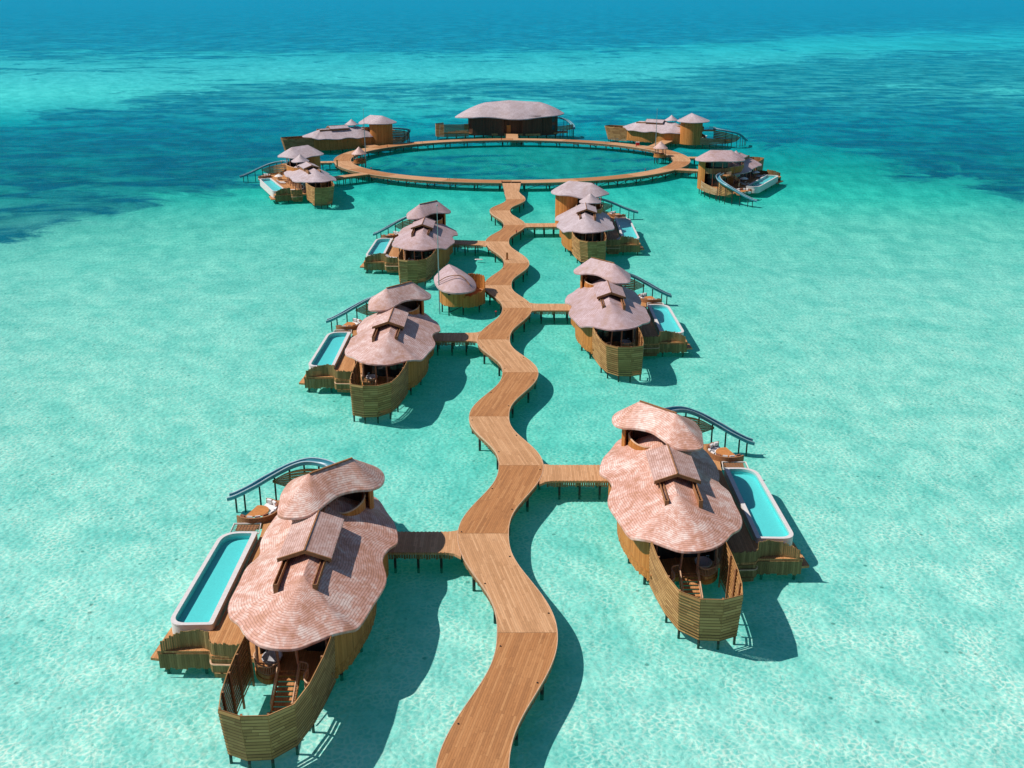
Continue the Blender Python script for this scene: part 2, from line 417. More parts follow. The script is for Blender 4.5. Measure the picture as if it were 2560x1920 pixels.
def slide_part(parent, pts, screen, foot_z=-.5):
    P = smooth_path(pts, False, 8); n = len(P)
    t = empty_child('water_slide', parent)
    prof = [(-.36, .30), (-.34, .1), (-.22, -.03), (0, -.08), (.22, -.03), (.34, .1), (.36, .30)]
    def frame(i):
        d = Vector(P[min(i+1, n-1)])-Vector(P[max(i-1, 0)]); d.z = 0; d.normalize(); return Vector((-d.y, d.x, 0))
    for nm, mat, pr, th in (('trough', 'slide', prof, .05),):
        mb = MB(); vs = []; k = len(pr)
        for i in range(n):
            s = frame(i)
            for (a, b) in pr: vs.append(Vector(P[i])+s*a+Vector((0, 0, b)))
            for (a, b) in pr[::-1]: vs.append(Vector(P[i])+s*a*1.14+Vector((0, 0, b-th if abs(a) < .35 else b)))
        m = 2*k; fs = [(i*m+q, i*m+(q+1) % m, (i+1)*m+(q+1) % m, (i+1)*m+q) for i in range(n-1) for q in range(m)]
        fs += [tuple(range(m)), tuple(range((n-1)*m, n*m))]
        mb.add(vs, fs); mb.build(nm, mat, t, smooth=True)
    for sg in (-1, 1):
        mb = MB(); mb.tube([Vector(P[i])+frame(i)*.385*sg+Vector((0, 0, .31)) for i in range(n)], .05, 6); mb.build('rim', 'slide_rim', t, smooth=True)
    L = resample(P, n=9)
    for k in range(2, 9):
        x, y, z = L[k] if k < 8 else L[k]
        if k == 8: x, y, z = resample(P, n=19)[17]
        MB().tube([(x, y, foot_z), (x, y, z-.08)], .075, 7).build('support_post', 'pile', t)
    if screen:
        mb = MB(); sp = smooth_path(screen, False, 5)
        for k in range(7):
            f = k/7
            mb.wall([(p[0], p[1]) for p in sp], [p[2]+(p[3]-p[2])*f+.02 for p in sp], [p[2]+(p[3]-p[2])*(f+.125) for p in sp], .06, slat=k)
        mb.build('slat_screen', 'slat', t)
    return t
def empty_child(name, parent):
    # a part that groups sub-parts: a small real mesh is not needed, an Empty carries them
    o = bpy.data.objects.new(name, None); o.empty_display_size = .3; COL.objects.link(o); o.parent = parent; return o

def build_villa(kind):
    B = kind == 'B'
    root = empty('overwater_villa')
    pl = 14.0 if B else 9.3                       # far end of the pool
    # --- main floor platform
    body = smooth_path([(2.6, 10.6), (3.5, 8.2), (4.0, 5.2), (3.6, 2.6), (3.75, -.6), (3.3, -3.8), (2.7, -5.9), (2.0, -7.0), (2.0, -7.6),
                        (-2.6, -6.2), (-3.6, -4.2), (-3.7, 0), (-3.6, 4), (-3.5, 7.5), (-2.2, 10.2), (0, 11.3)], True, 4)
    MB().prism(body, 1.22, 1.5).build('floor', 'deck_villa', root)
    # right, back wall of upright boards; ragged lower edge
    wr = smooth_path([(-2.3, 10.1), (0, 11.2), (2.6, 10.6), (3.55, 8.2), (4.05, 5.2), (3.65, 2.6), (3.8, -.6), (3.35, -3.8), (2.75, -5.9), (2.15, -6.9)], False, 6)
    wl = MB(); wl.wall(wr, .75, 3.75, .12)
    wl.pales([(x*1.012, y*1.008) for x, y in wr], .62, 1.35, .2, .05, .02, .09)
    wo = wl.build('wall', 'wall', root)
    # bathroom wall set back behind the front terrace
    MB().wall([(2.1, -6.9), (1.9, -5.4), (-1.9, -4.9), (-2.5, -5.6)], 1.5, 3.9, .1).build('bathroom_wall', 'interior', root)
    MB().wall([(1.75, -5.48), (.3, -5.28)], 1.55, 3.7, .05).build('window', 'glass', root)
    MB().wall([(-.2, -5.22), (-1.7, -5.02)], 1.55, 3.7, .05).build('window', 'glass', root)
    # glazed side towards the pool
    gl = MB(); gl.wall(smooth_path([(-2.5, -5.6), (-3.0, -3.5), (-3.05, 0), (-3.0, 4), (-2.9, 7.5), (-2.2, 10.1)], False, 3), 1.5, 3.85, .06); gl.build('glass_wall', 'glass', root)
    for x, y in ((-3.55, -4.2), (-3.85, -1.2), (-3.75, 1.8), (-3.7, 4.8), (-3.6, 7.6)):
        MB().tube([(x, y, 1.5), (x, y, 4.05)], .09, 7).build('column', 'post', root)
    # --- roofs
    shell_roof(MAIN if not B else [(x, y*.97 if y > 0 else y, z) for x, y, z in MAIN], MAIN_RIDGE, 'roof', 'roof_pink', root, n=170, rings=18, th=.16, conv=.0, wave=.04)
    dm = MB(); xr = -.18; L, Rr = -1.95, 1.5; y0, y1 = -1.75, 3.6; zr, zl = 6.6, 5.98
    for (xa, za, xb, zb) in ((L, zl, xr, zr), (xr, zr, Rr, zl)):
        w = math.dist((xa, za), (xb, zb))
        lo = xa < xr-.5
        vs = [(xa, y0, za), (xb, y0, zb), (xb, y1, zb), (xa, y1, za)]
        fl = [(y0, w if lo else 0), (y0, 0 if lo else w), (y1, 0 if lo else w), (y1, w if lo else 0)]
        dm.add(vs, [(0, 1, 2, 3)], [[(a, b) for a, b in fl]])
        vv = [(x, y, z-.14) for x, y, z in vs]; dm.add(vs+vv, [(4, 7, 6, 5), (0, 3, 7, 4), (1, 5, 6, 2), (2, 6, 7, 3)])
    dr = dm.build('dormer_roof', 'roof_dormer', root)
    fa = MB()
    for (xa, za, xb, zb) in ((L, zl, xr, zr), (xr, zr, Rr, zl)):
        for dy, hh in ((-.05, .25),):
            vs = [(xa, y0+dy, za+.01), (xb, y0+dy, zb+.01), (xb, y0+dy, zb-hh), (xa, y0+dy, za-hh)]
            vb = [(x, y+.1-.002, z) for x, y, z in vs]
            fa.add(vs+vb, [(0, 3, 2, 1), (4, 5, 6, 7), (0, 1, 5, 4), (2, 3, 7, 6), (1, 2, 6, 5), (3, 0, 4, 7)])
    fa.build('fascia', 'beam', dr)
    MB().beam((xr, y0-.05, zr+.03), (xr, y1, zr+.03), .1, .05).build('ridge_cap', 'beam', dr)
    # dark well under the sliding dormer, side cheeks
    MB().wall([(L+.25, y0+.5), (L+.25, y1)], 4.9, zl-.1, .08).build('cheek_wall', 'beam', root)
    MB().wall([(Rr-.25, y0+.5), (Rr-.25, y1)], 4.9, zl-.1, .08).build('cheek_wall', 'beam', root)
    for fx in (-1.5, .92):
        tr = MB()
        for dx in (-.12, .12): tr.box((fx+dx, -2.75, 5.35), (.05, 3.5, .85))
        tr.box((fx, -4.5, 5.32), (.29, .06, .9)); tr.box((fx, -2.75, 5.40), (.2, 3.46, .1))
        to = tr.build('roof_track', 'beam', root)
        for k in range(8): MB().lathe([(.0, 0), (.045, 0), (.045, .09), (0, .09)], (fx+(.03 if k % 2 else -.03), -4.1+k*.42, 5.46), 6).build('stud', 'stud', to)
    # --- upper storey
    if not B:
        UP = [(-2.9, 3.2, 6.5), (-3.2, 5.0, 6.5), (-3.35, 6.6, 6.5), (-3.0, 8.4, 6.6), (-1.85, 9.6, 6.6), (-.5, 10.7, 6.6), (1.0, 11.45, 6.6), (2.1, 11.4, 6.55),
              (3.1, 10.6, 6.5), (3.65, 9.3, 6.5), (3.6, 7.9, 6.5), (3.0, 6.95, 6.6), (1.95, 6.45, 6.75), (.9, 5.7, 6.8), (.25, 4.6, 6.75), (-.25, 3.6, 6.65), (-.85, 2.95, 6.55), (-1.9, 2.75, 6.5)]
        shell_roof(UP, [(-1.2, 6.2, 8.15), (1.5, 8.4, 8.35)], 'upper_roof', 'roof_pink', root, n=120, rings=12, th=.16, conv=.0)
        MB().beam((-1.2, 6.2, 8.18), (1.5, 8.4, 8.38), .14, .09).build('ridge_cap', 'beam', root)
        tw = smooth_path([(.6, 9.6), (2.2, 10.0), (2.75, 9.1), (2.6, 8.2)], False, 5)
        MB().wall(tw, 3.6, 6.85, .1).build('tower_wall', 'wall', root)
        ww = smooth_path([(.6, 9.6), (-.8, 8.8), (-1.9, 7.0), (-2.0, 5.2)], False, 5)
        MB().wall(ww, 3.6, 6.9, .1).build('tower_wall', 'wall', root)
        MB().wall([(1.9, 8.9), (.2, 7.9), (-1.0, 6.8), (-1.6, 5.2)], 4.6, 6.9, .08).build('room_wall', 'wall_shaded', root)
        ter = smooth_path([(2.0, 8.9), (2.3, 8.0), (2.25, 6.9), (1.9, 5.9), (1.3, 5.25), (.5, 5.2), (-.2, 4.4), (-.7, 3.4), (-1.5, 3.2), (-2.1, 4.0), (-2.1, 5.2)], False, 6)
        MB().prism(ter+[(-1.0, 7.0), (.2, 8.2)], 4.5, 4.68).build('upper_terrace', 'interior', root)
        MB().wall(ter, 4.2, 5.55, .1).build('parapet', 'wall', root)
        MB().tube([(x, y, 5.59) for x, y in ter], .07, 6).build('parapet_cap', 'rail', root)
        slide_part(root, [(-.6, 14.6, 4.3), (-2.0, 16.2, 4.15), (-3.6, 17.0, 4.0), (-5.2, 17.4, 3.35), (-6.9, 17.3, 2.45), (-8.3, 17.0, 1.7), (-9.6, 16.9, 1.05), (-10.3, 16.9, .8)],
                   [(-6.6, 17.1, 2.2, 2.4), (-5.2, 17.3, 1.6, 3.1), (-3.6, 16.9, 1.5, 3.6), (-2.0, 15.9, 1.5, 3.9), (-.4, 14.0, 1.5, 4.2)])
        MB().prism([(-1.6, 10.8), (1.2, 10.6), (1.2, 13.2), (.2, 15.2), (-1.2, 15.2), (-1.8, 13.2)], 3.9, 4.15).build('slide_landing', 'deck_villa', root)
        for x, y in ((-1, 14.8), (.8, 13.6), (-1.5, 12.8)): MB().tube([(x, y, -.5), (x, y, 3.9)], .09, 7).build('pile', 'pile', root)
    else:
        UP = [(-4.7, 11.0, 6.9), (-4.3, 12.9, 6.9), (-2.8, 15.0, 7.0), (-.6, 16.6, 7.1), (2.2, 17.2, 7.0), (4.5, 15.9, 6.95), (5.5, 13.5, 6.9), (5.4, 11.0, 6.95), (4.2, 9.0, 7.0),
              (2.2, 8.2, 7.0), (.2, 7.5, 6.7), (-1.3, 7.4, 6.7), (-2.8, 8.2, 6.9), (-4.0, 9.4, 7.0)]
        shell_roof(UP, [(-1.6, 11.0, 8.75), (2.4, 13.0, 8.8)], 'upper_roof', 'roof_pink', root, n=120, rings=12, th=.16, conv=.1)
        shell_roof([(-1.1+1.9*math.cos(a), 5.3+1.9*math.sin(a), 6.55+.06*math.sin(3*a)) for a in np.linspace(0, 2*math.pi, 14)[:-1]], [(-1.1, 5.3, 8.0), (-1.09, 5.31, 8.0)],
                   'conical_roof', 'roof_pink', root, n=64, rings=10, th=.12, conv=-.25)
        for a in (.5, 2.2, 3.8, 5.4): MB().tube([(-1.1+1.2*math.cos(a), 5.3+1.2*math.sin(a), 4.2), (-1.1+1.1*math.cos(a), 5.3+1.1*math.sin(a), 6.8)], .06, 6).build('column', 'post', root)
        tw = smooth_path([(.9, 9.7), (2.8, 9.4), (4.3, 10.8), (4.7, 13.2), (3.7, 15.2), (2.5, 15.7)], False, 6)
        MB().wall(tw, .75, 7.2, .12).build('tower_wall', 'wall', root)
        MB().wall(smooth_path([(.9, 9.9), (-.2, 10.8), (-1.2, 12.0), (-1.6, 13.4)], False, 4), 1.5, 7.2, .1).build('room_wall', 'glass', root)
        bk = smooth_path([(2.3, 14.2), (1.0, 14.3), (-.6, 13.9), (-1.6, 13.2)], False, 5)
        MB().wall(bk, 1.45, 7.0, .08).build('glass_wall', 'glass', root)
        MB().wall(smooth_path([(2.5, 15.6), (1.0, 15.6), (-.8, 14.8), (-2.2, 13.2)], False, 5), 4.2, 5.35, .1).build('balcony_parapet', 'fascia', root)
        MB().prism([(2.45, 14.8), (1.0, 15.0), (-.8, 14.5), (-1.6, 13.2), (2.2, 14.0)], 4.1, 4.3).build('balcony_floor', 'deck_villa', root)
        for x, y in ((1.0, 15.0), (-.9, 14.5)): MB().tube([(x, y, 1.4), (x, y, 6.9)], .08, 7).build('column', 'post', root)
        MB().prism(tw+[(1.0, 14.3), (-1.6, 13.2)], .95, 1.2).build('tower_floor', 'deck_villa', root)
        MB().wall([(x, y) for x, y in smooth_path([(3.95, 14.05), (3.5, 14.55), (3.0, 14.9)], False, 3)], 2.6, 6.9, .06).build('shower_panel', 'glass', root)
        ter = smooth_path([(1.0, 9.8), (1.2, 8.0), (1.1, 6.2), (.8, 4.4), (-.4, 3.5), (-1.8, 3.5), (-2.8, 4.6), (-3.2, 6.6), (-3.4, 9.0), (-2.6, 11.0), (-1.6, 13.2)], False, 5)
        MB().prism(ter+[(.9, 9.9)], 4.3, 4.5).build('upper_terrace', 'deck_villa', root)
        MB().wall(ter, 4.0, 5.3, .1).build('parapet', 'wall', root)
        MB().tube([(x, y, 5.34) for x, y in ter], .06, 6).build('parapet_cap', 'rail', root)
        for x, y in ((-3.2, 9.4), (-2.6, 11.2), (-3.0, 7.0), (-1.8, 13.0)): MB().tube([(x, y, 1.5), (x, y, 7.0)], .07, 6).build('column', 'post', root)
        slide_part(root, [(-1.8, 17.6, 4.6), (-1.6, 20.0, 4.4), (-2.8, 22.4, 3.9), (-4.6, 23.8, 3.3), (-6.6, 24.3, 2.5), (-8.4, 24.5, 1.7), (-10.2, 24.6, 1.05), (-11.2, 24.6, .8)],
                   [(-6.4, 24.0, 2.2, 2.4), (-4.6, 23.5, 1.3, 3.0), (-2.8, 22.0, 1.0, 3.6), (-1.9, 20.0, 1.0, 4.1), (-1.9, 17.6, 1.2, 4.3)])
        MB().prism([(-1.4, 14.4), (.2, 15.2), (-.8, 17.9), (-2.8, 17.9), (-3.2, 15.8)], 4.1, 4.35).build('slide_landing', 'deck_villa', root)
        railing(root, [(-3.2, 15.8), (-2.8, 17.8)], 4.35, .7)
        # slatted spiral stair beside the landing
        sp = MB()
        for k in range(14):
            a = 2.6+k*.33; sp.box((-3.4+.75*math.cos(a), 13.9+.75*math.sin(a), 1.6+k*.2), (.9, .34, .06), a)
        so = sp.build('spiral_stair', 'beam', root)
        rp = [(-3.4+1.25*math.cos(2.6+k*.33), 13.9+1.25*math.sin(2.6+k*.33)) for k in range(14)]
        MB().wall(rp, [1.5+k*.2 for k in range(14)], [2.35+k*.2 for k in range(14)], .05).build('stair_balustrade', 'slat_light', so)
        # curved slatted screen on the bridge side of the deck
        sc = MB(); spth = smooth_path([(3.9, 14.4), (2.2, 17.2), (-.4, 19.6), (-3.2, 21.4), (-5.4, 21.9)], False, 6)
        nn = len(spth); tops = [2.9-1.3*i/(nn-1) for i in range(nn)]
        for k in range(9): sc.wall(spth, [.7+(t-.7)*k/9+.01 for t in tops], [.7+(t-.7)*(k+.86)/9 for t in tops], .06, slat=k)
        sc.build('slat_screen', 'slat_light', root)
        for (x, y) in resample(spth, n=7): MB().tube([(x, y, -.5), (x, y, 1.0)], .09, 7).build('pile', 'pile', root)
        MB().prism(smooth_path([(3.8, 14.2), (2.1, 17.0), (-.5, 19.4), (-3.2, 21.2), (-5.4, 21.6)], False, 3)+[(-5.6, 15.0), (-2.5, 10.0), (1.0, 10.0)], 1.24, 1.44).build('rear_deck', 'deck_villa', root)
    # --- deck beside the pool
    ex = pl-9.3
    dk = [(-9.0, -5.25), (-5.75, -5.25), (-5.5, -5.75), (-3.4, -5.9), (-2.4, -6.2), (-2.2, 9.6+ex*.3), (-3.2, 12.8+ex), (-4.6, 15.2+ex), (-5.9, 15.4+ex), (-6.2, 12.2+ex), (-5.95, 9.6+ex), (-5.95, -2.4), (-6.5, -3.3), (-8.75, -3.4), (-9.0, -4.0)]
    MB().prism([(-9.7, -4.7), (-8.7, -4.9), (-8.9, -.8), (-9.35, -.6)], .42, .6).build('low_landing', 'deck_villa', root)
    MB().prism(dk, 1.2, 1.47, ang=R(0)).build('deck', 'deck_villa', root)
    sk = MB(); sk.pales([(-8.95, -5.3), (-5.75, -5.3), (-5.5, -5.8), (-3.4, -5.95)], .22, 1.3, .16, .05, .0, .08)
    sk.build('deck_skirt', 'pale', root)
    MB().prism([(-5.4, -5.9), (-3.6, -6.1), (-3.4, -4.8), (-5.2, -4.8)], .0, .3).build('deck_step', 'pale', root)
    pf = MB(); pth = smooth_path([(-8.75, -5.28), (-8.1, -5.05), (-7.2, -4.85), (-6.3, -4.9), (-5.7, -5.2)], False, 6)
    pf.pales(pth, 1.15, lambda t: 2.2+.55*math.sin(min(1, t*1.25)*math.pi*.55), .14, .07, .07)
    pf.pales(smooth_path([(-5.7, -5.2), (-5.5, -5.6), (-4.9, -5.75), (-3.4, -5.85)], False, 5), 1.15, 2.35, .14, .07, .07)
    pf.build('pole_fence', 'pale', root)
    MB().tube(smooth_path([(-5.7, -5.35, .98), (-5.5, -5.9, .98), (-4.9, -6.0, .98), (-3.4, -6.05, .98)], False, 4), .06, 6).build('handrail', 'rail', root)
    # --- pool: shell, coping, lining, water
    out = rounded([(-6.05, pl, .15), (-8.75, pl, 1.5), (-9.05, -3.15, 1.15), (-6.1, -3.05, .2)], 60)
    inn = rounded([(-6.42, pl-.26, .12), (-8.47, pl-.26, 1.3), (-8.77, -2.85, .95), (-6.42, -2.78, .12)], 60)
    _o = smooth_path([(-6.05, pl), (-7.6, pl+.1), (-8.55, pl-.6), (-8.85, pl-1.7), (-8.95, -1.3), (-8.7, -2.5), (-8.05, -3.1), (-6.9, -3.05), (-6.15, -2.95), (-6.05, -2.2)], True, 5)
    _i = smooth_path([(-6.75, pl-.45), (-7.6, pl-.45), (-8.15, pl-.9), (-8.4, pl-1.9), (-8.55, -1.3), (-8.35, -2.0), (-7.9, -2.4), (-7.0, -2.45), (-6.72, -2.35), (-6.66, -1.8)], True, 5)
    pool = empty_child('pool', root)
    sh = MB(); sh.prism(inset(out, .04), .55, .8); sh.wall(inset(out, .08), .6, 1.93, .12, True); sh.build('pool_wall', 'white', pool)
    cp = MB(); vs = [(x, y, 1.94) for x, y in out]+[(x, y, 1.94) for x, y in inn]+[(x, y, 1.84) for x, y in out]+[(x, y, 1.70) for x, y in inn]
    n = 60; fs = []
    for i in range(n):
        j = (i+1) % n; fs += [(i, j, n+j, n+i), (2*n+i, 2*n+j, j, i), (n+i, n+j, 3*n+j, 3*n+i)]
    cp.add(vs, fs); cp.build('coping', 'pool_coping', pool)
    ln = MB(); ln.prism(inset(inn, -.03), 1.25, 1.42); ln.wall(inset(inn, -.05), 1.25, 1.8, .06, True); ln.build('lining', 'pool_tile', pool)
    wtr = inset(inn, -.01)
    if sum(wtr[i][0]*wtr[(i+1) % 60][1]-wtr[(i+1) % 60][0]*wtr[i][1] for i in range(60)) < 0: wtr = wtr[::-1]
    MB().add([(x, y, 1.9) for x, y in wtr], [tuple(range(len(wtr)))]).build('pool_water', 'pool_water', pool)
    # --- front terrace, stairs, railings
    ter = smooth_path([(-2.5, -5.8), (-2.6, -6.6), (-2.2, -7.5), (-1.5, -7.9), (-.95, -7.4), (.2, -7.4), (.85, -7.7), (.85, -8.7), (1.3, -9.5), (1.95, -9.4), (2.1, -8.2), (2.1, -6.4)], False, 5)
    MB().prism(ter+[(1.9, -5.4), (-1.9, -4.9)], 1.25, 1.55).build('front_terrace', 'deck_villa', root)
    MB().wall(ter[:38], .95, 1.3, .08).build('terrace_skirt', 'wall', root)
    railing(root, smooth_path([(-2.55, -6.2), (-2.6, -6.7), (-2.2, -7.5), (-1.5, -7.9), (-1.05, -7.5)], False, 5), 1.55, bal=.12)
    railing(root, smooth_path([(.2, -7.3), (.75, -7.5), (.9, -8.0), (.8, -8.6), (.95, -9.2), (1.4, -9.55), (1.9, -9.3)], False, 5), 1.55, bal=.12)
    stt = MB()
    for k in range(8): stt.box((-.38, -7.55-k*.3, 1.42-k*.13), (1.35, .29, .06))
    stt.box((-.34, -10.15, .46), (1.75, .5, .1))
    for sx in (-1.02, .28): stt.beam((sx, -7.3, 1.4), (sx, -9.95, .4), .08, .2)
    so = stt.build('stairs', 'deck_villa', root)
    for sx in (-1.0, .26): railing(so, [(sx, -7.45, 1.5), (sx, -9.9, .5)], 0, .6, 'handrail')
    ld = MB()
    for sx in (-.55, -.1): ld.beam((sx, -10.42, 1.0), (sx, -10.45, -.4), .04)
    for k in range(4): ld.beam((-.55, -10.43, .35-.2*k), (-.1, -10.43, .35-.2*k), .04)
    ld.build('ladder', 'beam', so)
    for (a, b) in (((-.98, -7.35, 1.5), (-1.0, -7.6, 4.3)), ((.22, -7.3, 1.5), (.1, -7.6, 4.3)), ((-2.45, -6.6, 1.5), (-2.35, -6.8, 4.2)), ((1.9, -6.6, 1.5), (1.85, -6.9, 4.2))):
        MB().tube([a, b], .09, 7).build('column', 'post', root)
    # --- bow shaped slat screen standing in the sea
    top = [(-2.85, -7.0), (-2.95, -9.2), (-2.95, -11.0), (-2.85, -12.8), (-2.6, -14.2), (-1.3, -14.75), (.15, -14.7), (1.35, -13.75), (1.85, -12.0), (2.2, -9.4), (2.35, -6.9)]
    bot = [(-2.75, -7.0), (-2.85, -9.2), (-2.85, -10.8), (-2.8, -12.3), (-2.65, -13.2), (-1.45, -13.75), (-.15, -13.65), (1.0, -12.5), (1.6, -10.6), (1.95, -8.6), (2.2, -6.7)]
    scr = empty_child('slat_screen', root)
    for i in range(len(top)-1):
        mb = MB(); zt = 4.0; nsl = 14
        lo = 0 if i > 2 else 1
        for k in range(nsl):
            if i < 3 and (k % 4 == 3 or (i == 1 and k > 17)): pass
            f0 = k/nsl; f1 = (k+(.80 if k < 2 else 1.13))/nsl
            if k < lo: continue
            q = []
            for (j, f, o) in ((i, f0, 0), (i+1, f0, 0), (i+1, f1, .045), (i, f1, .045)):
                x = bot[j][0]+(top[j][0]-bot[j][0])*f; y = bot[j][1]+(top[j][1]-bot[j][1])*f
                q.append(Vector((x, y, .32+(zt-.32)*f)))
            d = (q[1]-q[0]).normalized(); nn = Vector((d.y, -d.x, 0))
            # lower edge proud of the upper one like weatherboard
            vs = [q[0]+nn*.07, q[1]+nn*.07, q[2], q[3]]; vb = [p-nn*.05 for p in vs]
            o = random.random()*9; LL = (q[1]-q[0]).length
            mb.add(vs+vb, [(0, 1, 2, 3), (7, 6, 5, 4), (0, 4, 5, 1), (3, 2, 6, 7), (1, 5, 6, 2), (0, 3, 7, 4)],
                   [[(k, o), (k, o+LL), (k+1, o+LL), (k+1, o)]]*2+[[(k+.5, o)]*4]*4)
        mb.build('slat_panel', 'slat', scr)
    for j in range(len(top)):
        t3 = Vector((top[j][0], top[j][1], 4.03)); b3 = Vector((bot[j][0], bot[j][1], .25)); c = Vector((-.4, -10, 0))
        ofs = Vector((c.x-t3.x, c.y-t3.y, 0)).normalized()*.12
        MB().beam(b3+ofs, t3+ofs, .12).build('screen_post', 'beam', scr)
        if 3 < j < 9: MB().tube([(bot[j][0]+ofs.x, bot[j][1]+ofs.y, -.6), (bot[j][0]+ofs.x, bot[j][1]+ofs.y, .4)], .09, 7).build('pile', 'pile', scr)
    # --- piles under the villa
    for (x, y) in ((3.1, 8.4), (3.5, 4.6), (3.1, .8), (3.2, -2.6), (2.4, -5.6), (0, -5.6), (-2.2, -5.2), (-3.4, -1), (-3.4, 4), (-3.2, 8.5), (0, 10.5), (0, 2), (-8.6, -4.9), (-6.2, -4.9), (-8.2, 0), (-8.2, 5), (-6.5, 0), (-5.2, 13)):
        MB().tube([(x, y, -.6), (x, y, 1.25)], .11, 7).build('pile', 'pile', root)
    return root

def lounge_set(ex=0.):
    """curved sofa, fan shaped table and net, in villa coordinates"""
    c = (-7.0, 13.1+ex); res = []
    s = empty('curved_sofa')
    a0, a1 = -2.35, 1.35
    arc = lambda r, n=22, b0=a0, b1=a1: [(c[0]+r*math.cos(b0+(b1-b0)*k/n), c[1]+r*math.sin(b0+(b1-b0)*k/n)) for k in range(n+1)]
    MB().wall(arc(1.75), 1.0, 1.95, .14).build('backrest', 'wicker', s)
    MB().prism(arc(1.66)+arc(.95)[::-1], 1.1, 1.55).build('seat', 'fabric', s)
    for k in range(9):
        a = a0+.25+k*(a1-a0-.5)/8
        mb = MB(); mb.box((c[0]+1.55*math.cos(a), c[1]+1.55*math.sin(a), 1.84), (.17, .42, .36), a, 0, -.25)
        mb.build('pillow', 'fabric' if k % 3 else 'fabric_brown', s)
    res.append((s, 'sofa'))
    t = empty('fan_table')
    b = arc(.92, 12, .4, 3.3)
    MB().prism([(c[0]-.75, c[1]-1.15)]+arc(.92, 12, -.9, 1.75), 1.62, 1.72).build('table_top', 'table', t)
    MB().lathe([(.12, 0), (.12, .6)], (c[0], c[1], 1.05), 10).build('leg', 'beam', t)
    res.append((t, 'table'))
    nt = empty('overwater_net')
    q = [(-8.35, 11.3+ex), (-6.3, 11.35+ex), (-6.1, 9.75+ex), (-8.3, 9.8+ex)]
    MB().tube([(x, y, 1.52) for x, y in q+q[:1]], .06, 6).build('frame', 'white', nt)
    w = MB(); w.prism([(-8.1, 11.2+ex), (-6.4, 11.2+ex), (-6.5, 10.3+ex), (-8.0, 10.3+ex)], 1.44, 1.47)
    w.build('woven_panel', 'wicker', nt); m = MB()
    for k in range(9): m.beam((-8.25+k*.24, 9.85+ex, 1.5), (-8.25+k*.24, 11.3+ex, 1.5), .02)
    for k in range(6): m.beam((-8.3, 9.9+k*.25+ex, 1.5), (-6.2, 9.9+k*.25+ex, 1.5), .02)
    m.build('net', 'rope', nt); res.append((nt, 'net'))
    return res
def make_tub():
    t = empty('bathtub')
    MB().lathe([(.25, 0), (.42, .05), (.58, .3), (.62, .46), (.56, .46), (.5, .3), (.3, .16), (0, .14)], (-1.55, -6.55, 1.56), 24, 1, 1.2).build('basin', 'tub', t, smooth=True)
    MB().tube([(-2.0, -6.1, 1.55), (-2.0, -6.1, 2.25), (-1.8, -6.25, 2.28)], .03, 6).build('tap', 'metal', t)
    return t
def make_lounger():
    t = empty('sun_lounger')
    f = MB()
    for sx in (-.28, .28):
        f.beam((sx, -.95, .18), (sx, .95, .18), .05)
        for y in (-.8, .7): f.beam((sx, y, 0), (sx, y, .18), .05)
    f.build('frame', 'white', t)
    MB().box((0, -.3, .25), (.6, 1.25, .1)).build('cushion', 'fabric', t)
    MB().box((0, .6, .42), (.6, .75, .09), 0, R(32)).build('backrest', 'fabric', t)
    return t
def make_parasol():
    t = empty('parasol')
    mb = MB(); n = 8
    for r0, z0, r1, z1 in ((0, 1.62, .5, 1.5), (.5, 1.5, 1.0, 1.22)):
        for k in range(n):
            a, b = 2*math.pi*k/n, 2*math.pi*(k+1)/n
            mb.add([(r0*math.cos(a), r0*math.sin(a), z0), (r1*math.cos(a), r1*math.sin(a), z1), (r1*math.cos(b), r1*math.sin(b), z1), (r0*math.cos(b), r0*math.sin(b), z0)], [(0, 1, 2, 3)] if r0 else [(0, 1, 2)])
    mb.build('canopy', 'fabric', t); MB().tube([(0, 0, 0), (0, 0, 1.66)], .035, 6).build('pole', 'beam', t)
    MB().lathe([(.3, 0), (.3, .06), (.05, .1)], (0, 0, 0), 12).build('base', 'metal', t)
    return t

protoA = build_villa('A'); protoB = build_villa('B')
furnA = lounge_set(0); furnB = lounge_set(5.6)
tub0 = make_tub(); lounger0 = make_lounger(); parasol0 = make_parasol()
used = set()
def take(o):
    if o.name in used: return copy_tree(o)
    used.add(o.name); return o

VILLAS = [  # key, type, x, y, rotation, mirror, roof material, label
 ('L1', 'A', -13.0, 60.0, 0, 1, 'roof_pink', 'nearest villa left of the boardwalk, salmon shingle roof, pool on its left'),
 ('R1', 'A', 12.0, 71.3, 0, -1, 'roof_pink', 'nearest villa right of the boardwalk, salmon shingle roof, pool on its right'),
 ('L2', 'A', -13.2, 109.6, 0, 1, 'roof_mid', 'second villa up the left side, rose roof, in front of the oval hut'),
 ('R2', 'A', 11.6, 121.5, 0, -1, 'roof_rose', 'second villa up the right side, mauve roof, behind the nearest right villa'),
 ('L3', 'A', -13.7, 161.0, 0, 1, 'roof_rose', 'third villa up the left side, mauve roof, behind the oval hut'),
 ('R3', 'B', 12.2, 173.2, -1.5, -1, 'roof_grey', 'third villa up the right side, grey roofs, one small and conical'),
 ('FL1', 'B', -42.2, 221.0, 23, 1, 'roof_grey', 'villa at lower left of the circular walkway, blue pool on its left'),
 ('FL2', 'B', -48.3, 290.0, -62, 1, 'roof_grey', 'villa at upper left of the circular walkway, its brown back wall facing the walkway'),
 ('FR1', 'B', 40.2, 305.5, -118, 1, 'roof_grey', 'villa at upper right of the circular walkway, its orange round tower on the right'),
 ('FR2', 'B', 50.4, 236.2, 153, 1, 'roof_rose', 'villa at lower right of the circular walkway, blue slide in front'),
]
